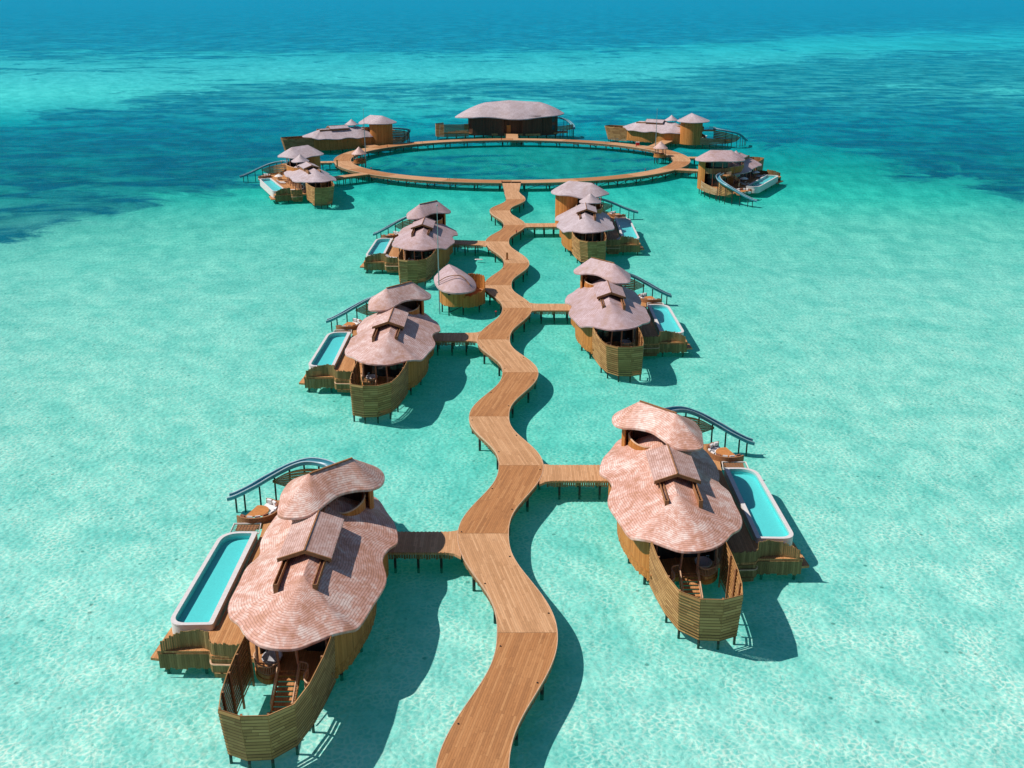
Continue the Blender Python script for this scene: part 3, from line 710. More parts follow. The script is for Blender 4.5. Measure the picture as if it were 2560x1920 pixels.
WHERE = {'L1': 'on the nearest left villa', 'R1': 'on the nearest right villa', 'L2': 'on the second villa up the left side', 'R2': 'on the second villa up the right side',
         'L3': 'on the third villa up the left side', 'R3': 'on the right villa with the small cone roof', 'FL1': 'on the villa at lower left of the ring', 'FR2': 'on the villa at lower right of the ring'}
def place(o, X, Y, rot, mir, z=0, local=(0, 0), lrot=0):
    c, s = math.cos(R(rot)), math.sin(R(rot)); lx, ly = local[0]*mir, local[1]
    o.location = (X+lx*c-ly*s, Y+lx*s+ly*c, z); o.rotation_euler = (0, 0, R(rot+lrot*mir)); o.scale = (mir, 1, 1)
VI = {}
for key, kind, X, Y, rot, mir, rm, lab in VILLAS:
    o = take(protoA if kind == 'A' else protoB); place(o, X, Y, rot, mir); VI[key] = (X, Y, rot, mir)
    tag(o, lab, 'villa', 'overwater villas along the boardwalk and the circular walkway')
    if rm != 'roof_pink': setmat(o, {'roof_shingle_pink': rm, 'roof_shingle_dormer': rm})
    if key in ('FL2', 'FR1'): continue
    for (f, cat) in (furnA if kind == 'A' else furnB):
        q = take(f); place(q, X, Y, rot, mir)
        txt = {'sofa': 'curved white sofa ', 'table': 'orange fan-shaped table ', 'net': 'framed net over the sea '}[cat]
        tag(q, txt+WHERE[key], cat, {'sofa': 'curved sofas at the pool ends', 'table': 'fan-shaped tables', 'net': 'nets between pool and sofa'}[cat])
    if key != 'FR2':
        q = take(tub0); place(q, X, Y, rot, mir); tag(q, 'oval pale bathtub '+WHERE[key], 'bathtub', 'bathtubs on front terraces')
for key, loc, lr, lab in (('FL1', (-4.9, 9.5), 60, 'white sun lounger beside the parasol on the lower left ring villa'),
                          ('FL1', (-4.9, 8.0), 60, 'white sun lounger mid-deck on the lower left ring villa, no parasol over it'),
                          ('FL1', (-5.0, -1.5), 80, 'white sun lounger at the pole fence of the lower left ring villa'),
                          ('L3', (-4.9, -3.5), 70, 'white sun lounger behind the pole fence of the third left villa'),
                          ('R3', (-4.9, -3.4), 70, 'shaded sun lounger behind the pole fence of the right villa with cone roof'),
                          ('FR2', (-5.1, -1.0), 70, 'far lounger left of its twin on the lower right ring villa'),
                          ('FR2', (-5.1, -2.4), 70, 'far lounger right of its twin on the lower right ring villa'),
                          ('FR2', (-5.0, 10.6), 60, 'shaded lounger nearest the sofa on the lower right ring villa'),
                          ('FR2', (-4.0, 9.0), 60, 'shaded lounger behind the near parasol on the lower right ring villa')):
    q = take(lounger0); X, Y, rot, mir = VI[key]; place(q, X, Y, rot, mir, 1.49, loc, lr); tag(q, lab, 'sun lounger', 'sun loungers on villa decks')
for key, loc, lab in (('FL1', (-4.9, 10.9), 'white parasol on the lower left ring villa between slide and pool'),
                      ('FR2', (-4.4, -.2), 'white parasol far along the pool of the lower right ring villa'),
                      ('FR2', (-4.4, 9.6), 'pale parasol nearest the blue slide of the lower right ring villa')):
    q = take(parasol0); X, Y, rot, mir = VI[key]; place(q, X, Y, rot, mir, 1.49, loc); tag(q, lab, 'parasol', 'parasols on villa decks')

# ------------------------------------------------------------------ large villa at the top of the ring
fc = empty('overwater_villa', (0, 318, 0))
tag(fc, 'large villa at the top of the circular walkway under one long domed grey roof', 'villa')
FCO = [(-17.0, 1.5, 5.9), (-15.2, -1.6, 6.0), (-12, -3.0, 6.1), (-8, -3.4, 6.3), (-4, -3.8, 6.1), (0, -4.8, 5.8), (4, -4.4, 5.8), (8, -3.2, 6.2), (12, -2.4, 6.5), (14.2, -.6, 6.6), (15.6, 2.2, 6.9), (12.8, 5.5, 6.6), (7, 8.4, 6.5), (0, 9.4, 6.4), (-8, 8.6, 6.4), (-13.5, 5.6, 6.2)]
shell_roof(FCO, [(-8, 2.6, 9.9), (-1, 2.8, 10.5), (8.2, 2.8, 10.0)], 'roof', 'roof_grey', fc, n=140, rings=14, th=.25, conv=.45)
wp = smooth_path([(-12.5, 4), (-12.6, -1.6), (-9, -2.6), (-5, -3.0), (-2.4, -3.2), (-2.2, -2.4), (2.8, -2.4), (3.2, -3.4), (8.4, -2.8), (8.8, -1.8), (12.6, -.9), (13.6, 1.4), (12.0, 5.0), (0, 7.4), (-8, 7.0)], True, 3)
MB().wall(wp, .8, 6.6, .15, True).build('wall', 'wall_shaded', fc); MB().prism(wp, .85, 1.4).build('floor', 'fascia', fc)
MB().prism([(-6, -3.1), (8.4, -3.6), (8.4, -2.9), (3, -3.5), (-2.2, -2.6)], .9, 1.5).build('entrance_deck', 'deck_dark', fc)
MB().box((-1.0, -2.55, 2.7), (1.15, .12, 2.3)).build('door', 'wall', fc)
for x, w in ((-7.2, .45), (-5.4, .4), (-4.0, .4)): MB().lathe([(.22, 0), (.22, .05)], (x, -2.98, 3.0), 12, 1, 1).build('round_window', 'glass', fc)
MB().box((-13.2, -1.3, 3.2), (2.0, .5, 1.7)).build('window', 'glass', fc)
MB().box((12.1, -1.12, 4.3), (1.3, .1, 4.0), R(12)).build('shower_panel', 'glass', fc)
bw = MB(); bp = [(-12.8, -3.0), (-16.5, -3.6), (-20.0, -4.0), (-22.4, -3.2), (-22.8, -.4), (-20.5, 1.5)]
for k in range(15): bw.wall(bp, .6+k*.24, .6+k*.24+.2, .07, slat=k)
bw.build('slat_screen', 'slat', fc)
MB().prism([(-21, -1.5), (-12, -2.4), (-12, 3), (-16, 4)], 1.2, 1.5).build('terrace', 'deck_villa', fc)
MB().prism([(12.4, -1.2), (16.8, .4), (16.6, 3.8), (12.4, 4)], 1.2, 1.5).build('rear_deck', 'deck_villa', fc)
slide_part(fc, [(13.8, 6.5, 4.9), (15.2, 7.2, 4.6), (17.0, 6.4, 3.9), (18.2, 4.4, 3.0), (18.6, 1.8, 2.2)], [(13.6, 1.4, 2.0, 3.1), (15.4, .9, 1.9, 3.3), (17.0, 1.1, 2.0, 3.5), (18.4, 2.4, 2.2, 3.6)])
for x in np.linspace(-22, 13, 14):
    for y in (-2.4, 2.5): MB().tube([(x, y+(0 if x > -13 else -.6), -.6), (x, y+(0 if x > -13 else -.6), 1.0)], .12, 7).build('pile', 'pile', fc)
for x, y in ((15.2, .6), (16.6, 1.2), (17.8, 2.2), (14.4, .2)): MB().tube([(x, y, -.6), (x, y, 2.2)], .1, 7).build('pile', 'pile', fc)

# ------------------------------------------------------------------ small hut
hut = empty('overwater_hut', (-7.7, 136.6, 0)); tag(hut, 'small oval hut with mauve shingle roof on stilts left of the boardwalk', 'hut')
shell_roof([(-2.9, 2.2, 3.6), (-2.6, -1.2, 3.5), (-1.6, -3.8, 3.3), (.2, -4.9, 3.2), (2.0, -4.4, 3.2), (2.9, -2.4, 3.15), (2.6, .6, 3.4), (1.4, 3.6, 3.6), (-.2, 5.0, 3.7), (-1.9, 4.4, 3.7)],
           [(-1.0, 3.4, 5.0), (.6, -1.9, 4.75)], 'roof', 'roof_rose', hut, n=90, rings=10, conv=.45)
MB().tube(smooth_path([(-2.2, -1.9, 3.85), (-1.0, -1.8, 4.55), (.6, -1.9, 4.82), (1.4, -2.4, 4.5), (2.1, -3.0, 3.8)], False, 5), .06, 6).build('roof_seam', 'beam', hut)
hw = smooth_path([(-2.1, 1.4), (-2.0, -1.0), (-1.3, -3.0), (.1, -3.9), (1.5, -3.3), (2.0, -1.5), (1.9, .6), (1.2, 2.9), (0, 3.8), (-1.4, 3.1)], True, 5)
MB().wall(hw, 1.0, 3.6, .12, True).build('wall', 'wall', hut); MB().prism(hw, 1.05, 1.4).build('floor', 'deck_villa', hut)
hp = MB(); hp.pales(smooth_path([(1.2, -3.6), (2.6, -3.2), (3.9, -1.8), (4.0, .6), (3.6, 3.4), (1.6, 4.0)], False, 5), .85, lambda t: 2.2+1.3*min(1, t*1.6), .17, .07, .1, .08); hp.build('pole_fence', 'wall', hut)
MB().prism([(1.2, -3.3), (2.6, -3.0), (3.7, -1.6), (3.8, .6), (3.4, 3.2), (1.4, 3.6)], 1.2, 1.44).build('deck', 'deck_villa', hut)
MB().box((-.6, -3.88, 2.75), (.3, .1, .3)).build('window', 'glass', hut)
for x, y in ((-1.7, -1.4), (-.7, -3.1), (1.2, -2.9), (3.3, -1.6), (3.4, 1.6), (1.4, 2.6), (-1.6, 1.6), (0, 3.4)):
    MB().tube([(x, y, -.6), (x, y, 1.2)], .1, 7).build('pile', 'pile', hut)
MB().beam((-.7, -3.1, 0), (1.2, -2.9, .9), .08).build('brace', 'pile', hut)

# ------------------------------------------------------------------ boardwalk
EXT = [(30.5, .95), (43.6, -2.1), (56.7, .97), (69.8, -2.18), (82.0, .78), (93.2, -2.22), (105.8, .9), (117.3, -2.2), (130.6, .68), (142.0, -2.02), (154.8, .7), (169.9, -2.45), (183.2, .45), (196.6, -2.3), (208.2, .75), (217.6, -.05), (229.3, -.1)]
def cx_at(y):
    for (a, xa), (b, xb) in zip(EXT, EXT[1:]):
        if a <= y <= b:
            t = (y-a)/(b-a); s = .5-.5*math.cos(math.pi*t); s = s*.5+.5*t**3*(6*t*t-15*t+10); return xa+(xb-xa)*s
    return EXT[-1][1]
def hw_at(y):
    w = 1.86
    for e, x in EXT[:15]:
        w += .12*math.exp(-((y-e)/3.0)**2)*(-1 if False else 1)-.0
    if y > 212: w = 1.55+.25*abs(y-217)/5
    return w-.08
bwk = empty('boardwalk'); tag(bwk, 'winding wooden boardwalk on piles running up the middle to the circular walkway', 'boardwalk')
for i in range(len(EXT)-1):
    ya, yb = EXT[i][0], EXT[i+1][0]; ys = [ya+(yb-ya)*k/16 for k in range(17)]
    po = [(cx_at(y)-hw_at(y), y) for y in ys]+[(cx_at(y)+hw_at(y), y) for y in ys[::-1]]
    ang = math.atan2(EXT[i+1][1]-EXT[i][1], yb-ya); g = .012
    po = [(x, min(max(y, ya+g), yb-g)) for x, y in po]
    MB().prism(po, 1.3, 1.5, ang=-ang).build('deck_section', 'deck_light' if EXT[i+1][1] < EXT[i][1] else 'deck_dark', bwk)
MB().prism([(cx_at(y)-hw_at(y)+.12, y) for y in np.arange(30.6, 229, 1.)]+[(cx_at(y)+hw_at(y)-.12, y) for y in np.arange(30.6, 229, 1.)[::-1]], 1.1, 1.29).build('joists', 'fascia', bwk)
for sg in (-1, 1):
    pth = [(cx_at(y)+sg*(hw_at(y)-.03), y) for y in np.arange(31, 226, .5)]
    def gaps(p):  # no skirt where a footbridge joins
        segs = []; cur = []
        for q in p:
            j = (sg < 0 and any(abs(q[1]-c) < 1.9 for c in (68.5, 118.3, 169.5))) or (sg > 0 and any(abs(q[1]-c) < 1.9 for c in (80.5, 131.0, 183.2)))
            if j:
                if len(cur) > 2: segs.append(cur)
                cur = []
            else: cur.append(q)
        if len(cur) > 2: segs.append(cur)
        return segs
    for sgm in gaps(pth):
        mb = MB(); mb.pales(sgm, 1.0, 1.38, .16, .05, 0, .06, .8); mb.build('skirt', 'fascia', bwk)
    MB().wall([(cx_at(y)+sg*(hw_at(y)+.015), y) for y in np.arange(31, 226, .5)], 1.36, 1.515, .05).build('edge_board', 'rail', bwk)
yy = 32.0
while yy < 226:
    for sg in (-1, 1):
        x = cx_at(yy)+sg*(hw_at(yy)-.3)
        MB().tube([(x, yy, -.6), (x, yy, 1.2)], .12, 7).build('pile', 'pile', bwk)
    yy += 4.1

for k, yy in enumerate(np.arange(33., 214., 3.7)):
    sg = 1 if k % 2 else -1
    MB().lathe([(0, 0), (.055, 0), (.055, .05), (0, .06)], (cx_at(yy)+sg*(hw_at(yy)-.25), yy, 1.5), 8).build('deck_lamp', 'black', bwk)

# circular walkway
ring = empty('circular_walkway', (0, 265.5, 0)); tag(ring, 'large circular wooden walkway on piles enclosing a round lagoon', 'walkway')
def rpt(a, d): return ((44.4-d)*math.cos(a), (38.0-d*.97)*math.sin(a))
NS = 18
for k in range(NS):
    a0 = 2*math.pi*k/NS+.0006+.17; a1 = 2*math.pi*(k+1)/NS-.0006+.17; mb = MB(); m = 10
    for q in range(m):
        b0 = a0+(a1-a0)*q/m; b1 = a0+(a1-a0)*(q+1)/m; p = [rpt(b0, 0), rpt(b1, 0), rpt(b1, 4.1), rpt(b0, 4.1)]
        L0, L1 = b0*42, b1*42
        vs = [(x, y, 1.5) for x, y in p]+[(x, y, 1.3) for x, y in p]
        uv = [(0, L0), (0, L1), (4.1, L1), (4.1, L0)]
        mb.add(vs, [(0, 1, 2, 3), (7, 6, 5, 4), (0, 4, 5, 1), (3, 2, 6, 7)], [uv, uv, [(L0, 0), (L0, .2), (L1, .2), (L1, 0)], [(L0, 0), (L1, 0), (L1, .2), (L0, .2)]])
    mb.build('deck_section', 'deck_light' if k % 2 else 'deck_dark', ring)
for d in (.05, 4.05):
    pts = [rpt(2*math.pi*k/300, d) for k in range(301)]
    mb = MB(); mb.pales(pts, .85, 1.38, .24, .06, 0, .08, .85); mb.build('skirt', 'fascia', ring)
for d in (-.03, 4.13):
    MB().wall([rpt(2*math.pi*k/200, d) for k in range(200)], 1.38, 1.515, .06, True).build('edge_board', 'rail', ring)
for k in range(50):
    a = 2*math.pi*k/50
    for d in (.35, 3.7):
        x, y = rpt(a, d); MB().tube([(x, y, -.6), (x, y, 1.25)], .13, 7).build('pile', 'pile', ring)
    p, q = rpt(a, .35), rpt(a, 3.7); MB().beam((*p, .1), (*q, 1.1), .09).build('brace', 'pile', ring)
    p, q = rpt(a, .35), rpt(a+.09, .35); MB().beam((*p, .0), (*q, 1.1), .09).build('brace', 'pile', ring)

# footbridges
def bridge(a, b, w, label, flare=None):
    o = empty('footbridge', ((a[0]+b[0])/2, (a[1]+b[1])/2, 0), math.atan2(b[1]-a[1], b[0]-a[0])); L = math.dist(a, b)
    h = L/2; f = flare or 0
    po = [(-h, -w/2), (h-1.2, -w/2), (h-.5, -w/2-f*.3), (h, -w/2-f), (h, w/2+f), (h-.5, w/2+f*.3), (h-1.2, w/2), (-h, w/2)]
    if not f: po = [(-h, -w/2), (h, -w/2), (h, w/2), (-h, w/2)]
    MB().prism(po, 1.29, 1.494, ang=0).build('deck', 'deck_light', o)
    for sg in (-1, 1):
        mb = MB(); mb.pales([(-h, sg*(w/2-.03)), (h-.6, sg*(w/2-.03))], .95, 1.4, .18, .05, .0, .07, .8); mb.build('skirt', 'pale', o)
        mb = MB()
        for k in range(int(L/.3)): mb.box((-h+.15+k*.3, sg*(w/2+.03), 1.45), (.16, .1, .07))
        mb.build('edge_cleats', 'deck_villa', o)
    for x in np.arange(-h+.8, h-.4, 1.7):
        for sg in (-1, 1): MB().tube([(x, sg*(w/2-.35), -.6), (x, sg*(w/2-.35), 1.25)], .1, 7).build('pile', 'pile', o)
    tag(o, label, 'footbridge', 'footbridges from the walkways to the villas'); return o
bridge((-9.4, 68.5), (-3.7, 68.5), 3.1, 'footbridge to the nearest left villa, partly in its roof shadow', .7)
bridge((8.2, 80.5), (2.3, 80.5), 3.1, 'footbridge to the nearest right villa', .7)
bridge((-9.6, 118.3), (-3.7, 118.3), 3.2, 'footbridge to the second villa up the left side', .7)
bridge((8.0, 131.0), (2.2, 131.0), 3.1, 'footbridge to the second villa up the right side', .7)
bridge((-10.0, 169.5), (-3.9, 168.6), 3.2, 'footbridge to the third villa up the left side', .7)
bridge((8.2, 183.2), (2.0, 183.0), 3.1, 'footbridge to the right villa with the small cone roof', .7)
bridge((-47.2, 258.0), (-43.6, 258.6), 2.6, 'short upper footbridge from the ring to the lower left villa')
bridge((-40.4, 234.6), (-32.6, 241.4), 2.6, 'footbridge from the ring to the lower left villa, lower of two', .5)
bridge((-42.2, 294.0), (-36.6, 285.8), 3.0, 'footbridge from the ring to the upper left villa', .5)
bridge((0, 315.5), (0, 303.2), 3.4, 'footbridge from the ring to the large domed villa', .6)
bridge((44.5, 300.6), (38.2, 286.4), 3.0, 'footbridge from the ring to the upper right villa', .5)
bridge((48.5, 265.6), (44.0, 266.0), 2.6, 'upper footbridge from the right end of the ring to the lower right villa')
bridge((45.5, 244.6), (38.2, 247.4), 2.8, 'lower footbridge from the ring to the lower right villa', .5)
bridge((-5.8, 140.2), (-3.2, 140.2), 1.6, 'very short footbridge from the boardwalk to the small oval hut')

# pavilions on the ring
def pavilion(x, y, sd, label):
    o = empty('pavilion', (x, y, 0))
    shell_roof([(1.85*math.cos(a), 1.85*math.sin(a), 3.5) for a in np.linspace(0, 2*math.pi, 13)[:-1]], [(0, 0, 5.2), (.01, 0, 5.2)], 'roof', 'roof_mid', o, n=48, rings=8, th=.12, conv=-.1)
    MB().lathe([(1.7, 0), (1.7, .22)], (0, 0, 1.25), 24).build('deck', 'deck_villa', o)
    for k in range(6):
        a = k*math.pi/3; MB().tube([(1.35*math.cos(a), 1.35*math.sin(a), 1.4), (1.35*math.cos(a), 1.35*math.sin(a), 3.7)], .08, 6).build('column', 'post', o)
        MB().tube([(1.35*math.cos(a), 1.35*math.sin(a), -.6), (1.35*math.cos(a), 1.35*math.sin(a), 1.3)], .11, 6).build('pile', 'pile', o)
    mb = MB(); mb.pales([(1.55*math.cos(b), 1.55*math.sin(b)) for b in np.linspace(sd+.7, sd+5.6, 30)], 1.2, 2.1, .2, .06, .03); mb.build('railing', 'wall', o)
    MB().lathe([(.5, 0), (.5, .5)], (0, 0, 1.47), 12).build('bench', 'fabric_brown', o)
    MB().prism([(math.cos(sd)*1.4-math.sin(sd)*.6, math.sin(sd)*1.4+math.cos(sd)*.6), (math.cos(sd)*1.4+math.sin(sd)*.6, math.sin(sd)*1.4-math.cos(sd)*.6), (math.cos(sd)*3.2+math.sin(sd)*.7, math.sin(sd)*3.2-math.cos(sd)*.7), (math.cos(sd)*3.2-math.sin(sd)*.7, math.sin(sd)*3.2+math.cos(sd)*.7)], 1.27, 1.484).build('gangway', 'deck_villa', o)
    tag(o, label, 'pavilion', 'cone roofed pavilions inside the ring')
pavilion(-37.4, 258.4, math.pi, 'small pavilion with pale conical roof at the left end of the ring')
pavilion(37.7, 268.6, 0, 'small pavilion with pinkish conical roof at the right end of the ring')

def mast(x, y, h, label, r=.085):
    o = empty('lightning_mast', (x, y, 0)); MB().tube([(0, 0, -.6), (0, 0, h*.55), (0, 0, h)], [r, r*.8, r*.3], 8).build('pole', 'metal', o)
    MB().lathe([(0, 0), (.09, .03), (.12, .12), (.06, .22), (0, .24)], (0, 0, h-.1), 8).build('cap', 'metal', o)
    tag(o, label, 'mast', 'tall thin masts')
mast(-9.7, 134.2, 14.2, 'tall grey mast rising beside the small oval hut')
mast(-36.4, 262.5, 13.6, 'thin mast behind the left pavilion of the ring', .1)
mast(37.0, 273.0, 12.6, 'thin mast behind the right pavilion of the ring', .1)

def bollard(x, y, label):
    o = empty('bollard', (x, y, 1.5)); MB().tube([(0, 0, -.3), (0, 0, .35)], .07, 7).build('post', 'black', o)
    MB().lathe([(.1, 0), (.13, .05), (.1, .12)], (0, 0, .33), 8).build('cap', 'red', o); tag(o, label, 'bollard', 'small dark bollards at the walkway edges')
for x, y, l in ((-2.05, 127.6, 'dark bollard on the left boardwalk edge in front of the oval hut'), (.75, 176.5, 'dark bollard on the boardwalk right edge below the cone roof villa'),
                (-2.2, 227.8, 'dark bollard on the ring where the boardwalk joins it'), (-33.6, 285.2, 'bollard on the ring edge by the upper left footbridge'),
                (-33.0, 246.4, 'bollard on the ring inner edge right of the left pavilion'), (33.4, 285.0, 'bollard on the ring edge by the upper right footbridge'), (31.0, 244.2, 'bollard on the ring inner edge left of the lower right villa'), (-3.0, 299.9, 'bollard on the ring near the footbridge of the large villa')):
    bollard(x, y, l)
def board(x, y, label, h=1.1):
    o = empty('sign_board', (x, y, 1.5)); MB().box((0, 0, h/2), (.3, .1, h)).build('panel', 'table', o); MB().box((0, 0, .04), (.5, .3, .08)).build('base', 'beam', o)
    tag(o, label, 'board', 'upright wooden boards'); return o
board(-.75, 157.2, 'narrow upright wooden board on the boardwalk level with the third left villa')
board(-41.6, 250.6, 'narrow upright orange board at the left end of the ring', 1.6)
rb = empty('storage_box', (35.6, 290.5, 1.5)); MB().box((0, 0, .4), (.9, .6, .8)).build('body', 'red', rb); MB().box((0, 0, .86), (1.0, .7, .12)).build('lid', 'white', rb)
rb.location = (34.2, 288.6, 1.5); tag(rb, 'red box with white lid on the upper right of the ring', 'box')
pb = MB(); pb.lathe([(0, 0), (.6, .02), (.7, .08), (.6, .14), (0, .16)], (0, 0, 0), 24, 1, .32)
po = pb.build('paddleboard', 'board_white', None, smooth=True); po.location = (-5.3, 163.2, -.02); po.rotation_euler = (0, 0, R(-4))
tag(po, 'pinkish white paddleboard floating beside the boardwalk near the third left villa', 'paddleboard')
for k, (x, y) in enumerate(((-14, 229.5), (-12.6, 229.8), (-25, 293.5), (26, 293.2))):
    o = empty('pool_ladder', (x, y+1.6 if k < 2 else y, 1.5), 0); m = MB()
    for sx in (-.22, .22): m.tube([(sx, .2, -2), (sx, .2, .45), (sx, -.15, .5), (sx, -.15, 0)], .035, 6)
    m.build('handrails', 'metal', o); m = MB()
    for q in range(5): m.beam((-.22, .2, -.3-q*.35), (.22, .2, -.3-q*.35), .04)
    m.build('rungs', 'metal', o)
    tag(o, ['left one of two bathing ladders at the front of the ring lagoon', 'right one of two bathing ladders at the front of the ring lagoon', 'bathing ladder at the back left of the ring lagoon', 'bathing ladder at the back right of the ring lagoon'][k], 'ladder', 'bathing ladders round the lagoon')

# ------------------------------------------------------------------ sea
def s2l(c): return tuple(((v/255)/12.92 if v/255 <= .04045 else ((v/255+.055)/1.055)**2.4) for v in c)
# depth chart of the lagoon: rows at a bearing range, darkness of the bottom (0 sand .. 1 seagrass and deep water)
BEAR = [round(-1+.2*k, 2) for k in range(12)]   # x / range-width from left to right edge of the charted sector
CH = {10: [1]*12, 50: [1, 1, 1, 1, 1, 1, 1, 1, 1, .95, .7, .6], 80: [1, 1, 1, 1, 1, 1, 1, .95, .75, .4, .35, .35], 98: [.82, .82, .85, .85, .9, .88, .75, .6, .35, .25, .4, .55],
      118: [.6, .55, .55, .55, .52, .48, .4, .32, .22, .42, .6, .65], 140: [.5, .45, .42, .35, .35, .35, .3, .25, .4, .75, .82, .9], 160: [.35, .3, .3, .2, .15, .15, .1, .3, .75, .95, .9, .9],
      185: [.1, .15, .4, .7, .55, .6, .85, .9, .9, .8, .6, .6], 210: [.02, .2, .72, .75, .6, .55, .6, .8, .92, .75, .8, .72], 232: [.05, .65, .9, .8, .55, .5, .55, .75, .95, .95, .95, .95],
      255: [.45, .88, .98, .75, .45, .5, .5, .62, .8, .92, 1, 1], 285: [.95, 1, 1, .85, .5, .5, .5, .55, .6, .85, 1, 1], 320: [1, 1, 1, .75, .55, .55, .5, .5, .35, .55, .97, 1],
      360: [1, 1, .92, .5, .55, .5, .5, .45, .15, .15, .75, .97], 400: [1, .95, .6, .3, .2, .15, .15, .12, .05, .0, .35, .8], 440: [.97, .82, .3, .1, 0, 0, 0, 0, 0, 0, .02, .3],
      480: [.85, .45, .1, 0, 0, 0, 0, 0, 0, 0, 0, .05], 520: [.45, .15, 0, 0, 0, 0, 0, 0, 0, 0, 0, 0], 565: [.1, 0, 0, 0, 0, 0, 0, 0, 0, 0, 0, 0], 2400: [0]*12}
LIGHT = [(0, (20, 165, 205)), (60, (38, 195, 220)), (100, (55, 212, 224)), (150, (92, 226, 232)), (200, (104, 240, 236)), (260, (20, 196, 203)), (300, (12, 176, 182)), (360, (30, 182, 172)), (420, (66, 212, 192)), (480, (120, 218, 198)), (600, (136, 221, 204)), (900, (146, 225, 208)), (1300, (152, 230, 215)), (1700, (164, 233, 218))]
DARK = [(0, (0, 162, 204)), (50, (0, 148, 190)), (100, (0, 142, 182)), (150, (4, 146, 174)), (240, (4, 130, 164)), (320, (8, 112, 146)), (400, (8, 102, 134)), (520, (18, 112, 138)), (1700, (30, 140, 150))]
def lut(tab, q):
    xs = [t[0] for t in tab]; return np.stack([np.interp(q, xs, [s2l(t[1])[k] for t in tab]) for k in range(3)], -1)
def sea_grid(name, nx, ys, z):
    ny = len(ys); X = np.linspace(-1, 1, nx); v = np.zeros((ny, nx, 3)); hw = np.maximum(np.abs(ys), 60)*1.15+90
    v[..., 0] = X[None, :]*hw[:, None]; v[..., 1] = ys[:, None]; v[..., 2] = z
    me = bpy.data.meshes.new(name); idx = np.arange(ny*nx).reshape(ny, nx)
    f = np.stack([idx[:-1, :-1], idx[:-1, 1:], idx[1:, 1:], idx[1:, :-1]], -1).reshape(-1, 4)
    me.from_pydata(v.reshape(-1, 3).tolist(), [], f.tolist()); me.update()
    o = bpy.data.objects.new(name, me); COL.objects.link(o); return o, v.reshape(-1, 3)
ys = np.concatenate([np.linspace(-60, 20, 10)[:-1], np.geomspace(20, 32000, 420)])
bed, vv = sea_grid('seabed', 260, ys, -.42)
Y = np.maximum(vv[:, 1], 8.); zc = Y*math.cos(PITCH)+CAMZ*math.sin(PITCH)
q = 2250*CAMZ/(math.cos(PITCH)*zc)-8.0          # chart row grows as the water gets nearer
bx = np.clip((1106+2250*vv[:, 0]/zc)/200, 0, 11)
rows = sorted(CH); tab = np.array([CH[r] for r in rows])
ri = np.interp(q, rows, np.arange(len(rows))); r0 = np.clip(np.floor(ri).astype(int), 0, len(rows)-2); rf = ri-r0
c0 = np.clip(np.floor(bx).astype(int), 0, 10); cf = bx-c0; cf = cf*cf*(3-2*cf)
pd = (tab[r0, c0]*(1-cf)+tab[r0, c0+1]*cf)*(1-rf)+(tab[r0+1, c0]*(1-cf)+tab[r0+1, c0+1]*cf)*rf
# inside of the ring is a little deeper
rr = np.sqrt((vv[:, 0]/40.5)**2+((vv[:, 1]-265.5)/34.2)**2); pd = np.where(rr < 1, np.maximum(pd*.6, .44), pd)
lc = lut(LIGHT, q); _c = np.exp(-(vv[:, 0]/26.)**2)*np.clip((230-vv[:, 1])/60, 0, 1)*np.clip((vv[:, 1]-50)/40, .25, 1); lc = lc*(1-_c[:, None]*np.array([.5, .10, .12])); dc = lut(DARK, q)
inr = np.clip((1.02-rr)/.05, 0, 1)[:, None]; lc = lc*(1-inr)+np.array(s2l((40, 176, 164)))*inr
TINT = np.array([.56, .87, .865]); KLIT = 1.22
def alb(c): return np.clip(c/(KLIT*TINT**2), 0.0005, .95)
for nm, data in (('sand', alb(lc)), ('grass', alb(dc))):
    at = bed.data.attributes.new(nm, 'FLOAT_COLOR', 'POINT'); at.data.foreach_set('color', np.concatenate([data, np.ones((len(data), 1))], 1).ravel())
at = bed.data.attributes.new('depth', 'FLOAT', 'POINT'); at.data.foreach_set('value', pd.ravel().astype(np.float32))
tag(bed, kind='structure')
m, nt, out = new_mat('seabed_sand'); g = N(nt); g.flat = True
tc = g.n('ShaderNodeTexCoord'); ob = tc.outputs['Object']
A = lambda nm: g.n('ShaderNodeAttribute', attribute_name=nm)
s_, d_, p_ = A('sand'), A('grass'), A('depth')
n1 = g.noise(g.mapping(ob, (.03, .04, 1)), 1., 7, .74, .6)
n2 = g.noise(g.mapping(ob, (.004, .009, 1)), 1., 6, .66, .6)
nn = g.math('ADD', g.math('MULTIPLY', n1, .65), g.math('MULTIPLY', n2, .35))
th = g.math('ADD', g.math('MULTIPLY_ADD', p_.outputs['Fac'], 1.5, -.25), g.math('MULTIPLY', g.math('SUBTRACT', nn, .5), 3.6))
msk = g.mapr(th, .3, .72)
soft = g.math('MULTIPLY', p_.outputs['Fac'], .6)
msk = g.math('MULTIPLY', g.mapr(p_.outputs['Fac'], 0., .08), g.math('MAXIMUM', msk, soft))
dk = g.mix(g.mapr(g.noise(g.mapping(ob, (.05, .09, 1)), 1., 5, .65, .5), .38, .66, 0, .8), d_.outputs['Color'], g.mix(.5, d_.outputs['Color'], s_.outputs['Color']))
col = g.mix(msk, s_.outputs['Color'], dk)
# sand mottling
mo = g.noise(ob, .13, 5, .6, .5); col = g.mix(g.mapr(mo, .42, .68, 0, .7), col, g.mix(1., col, (.62, .86, .86), 'MULTIPLY'))
mo2 = g.noise(ob, .7, 5, .65, .3); col = g.mix(g.mapr(mo2, .45, .75, 0, .4), col, g.mix(1., col, (.6, .84, .84), 'MULTIPLY'))
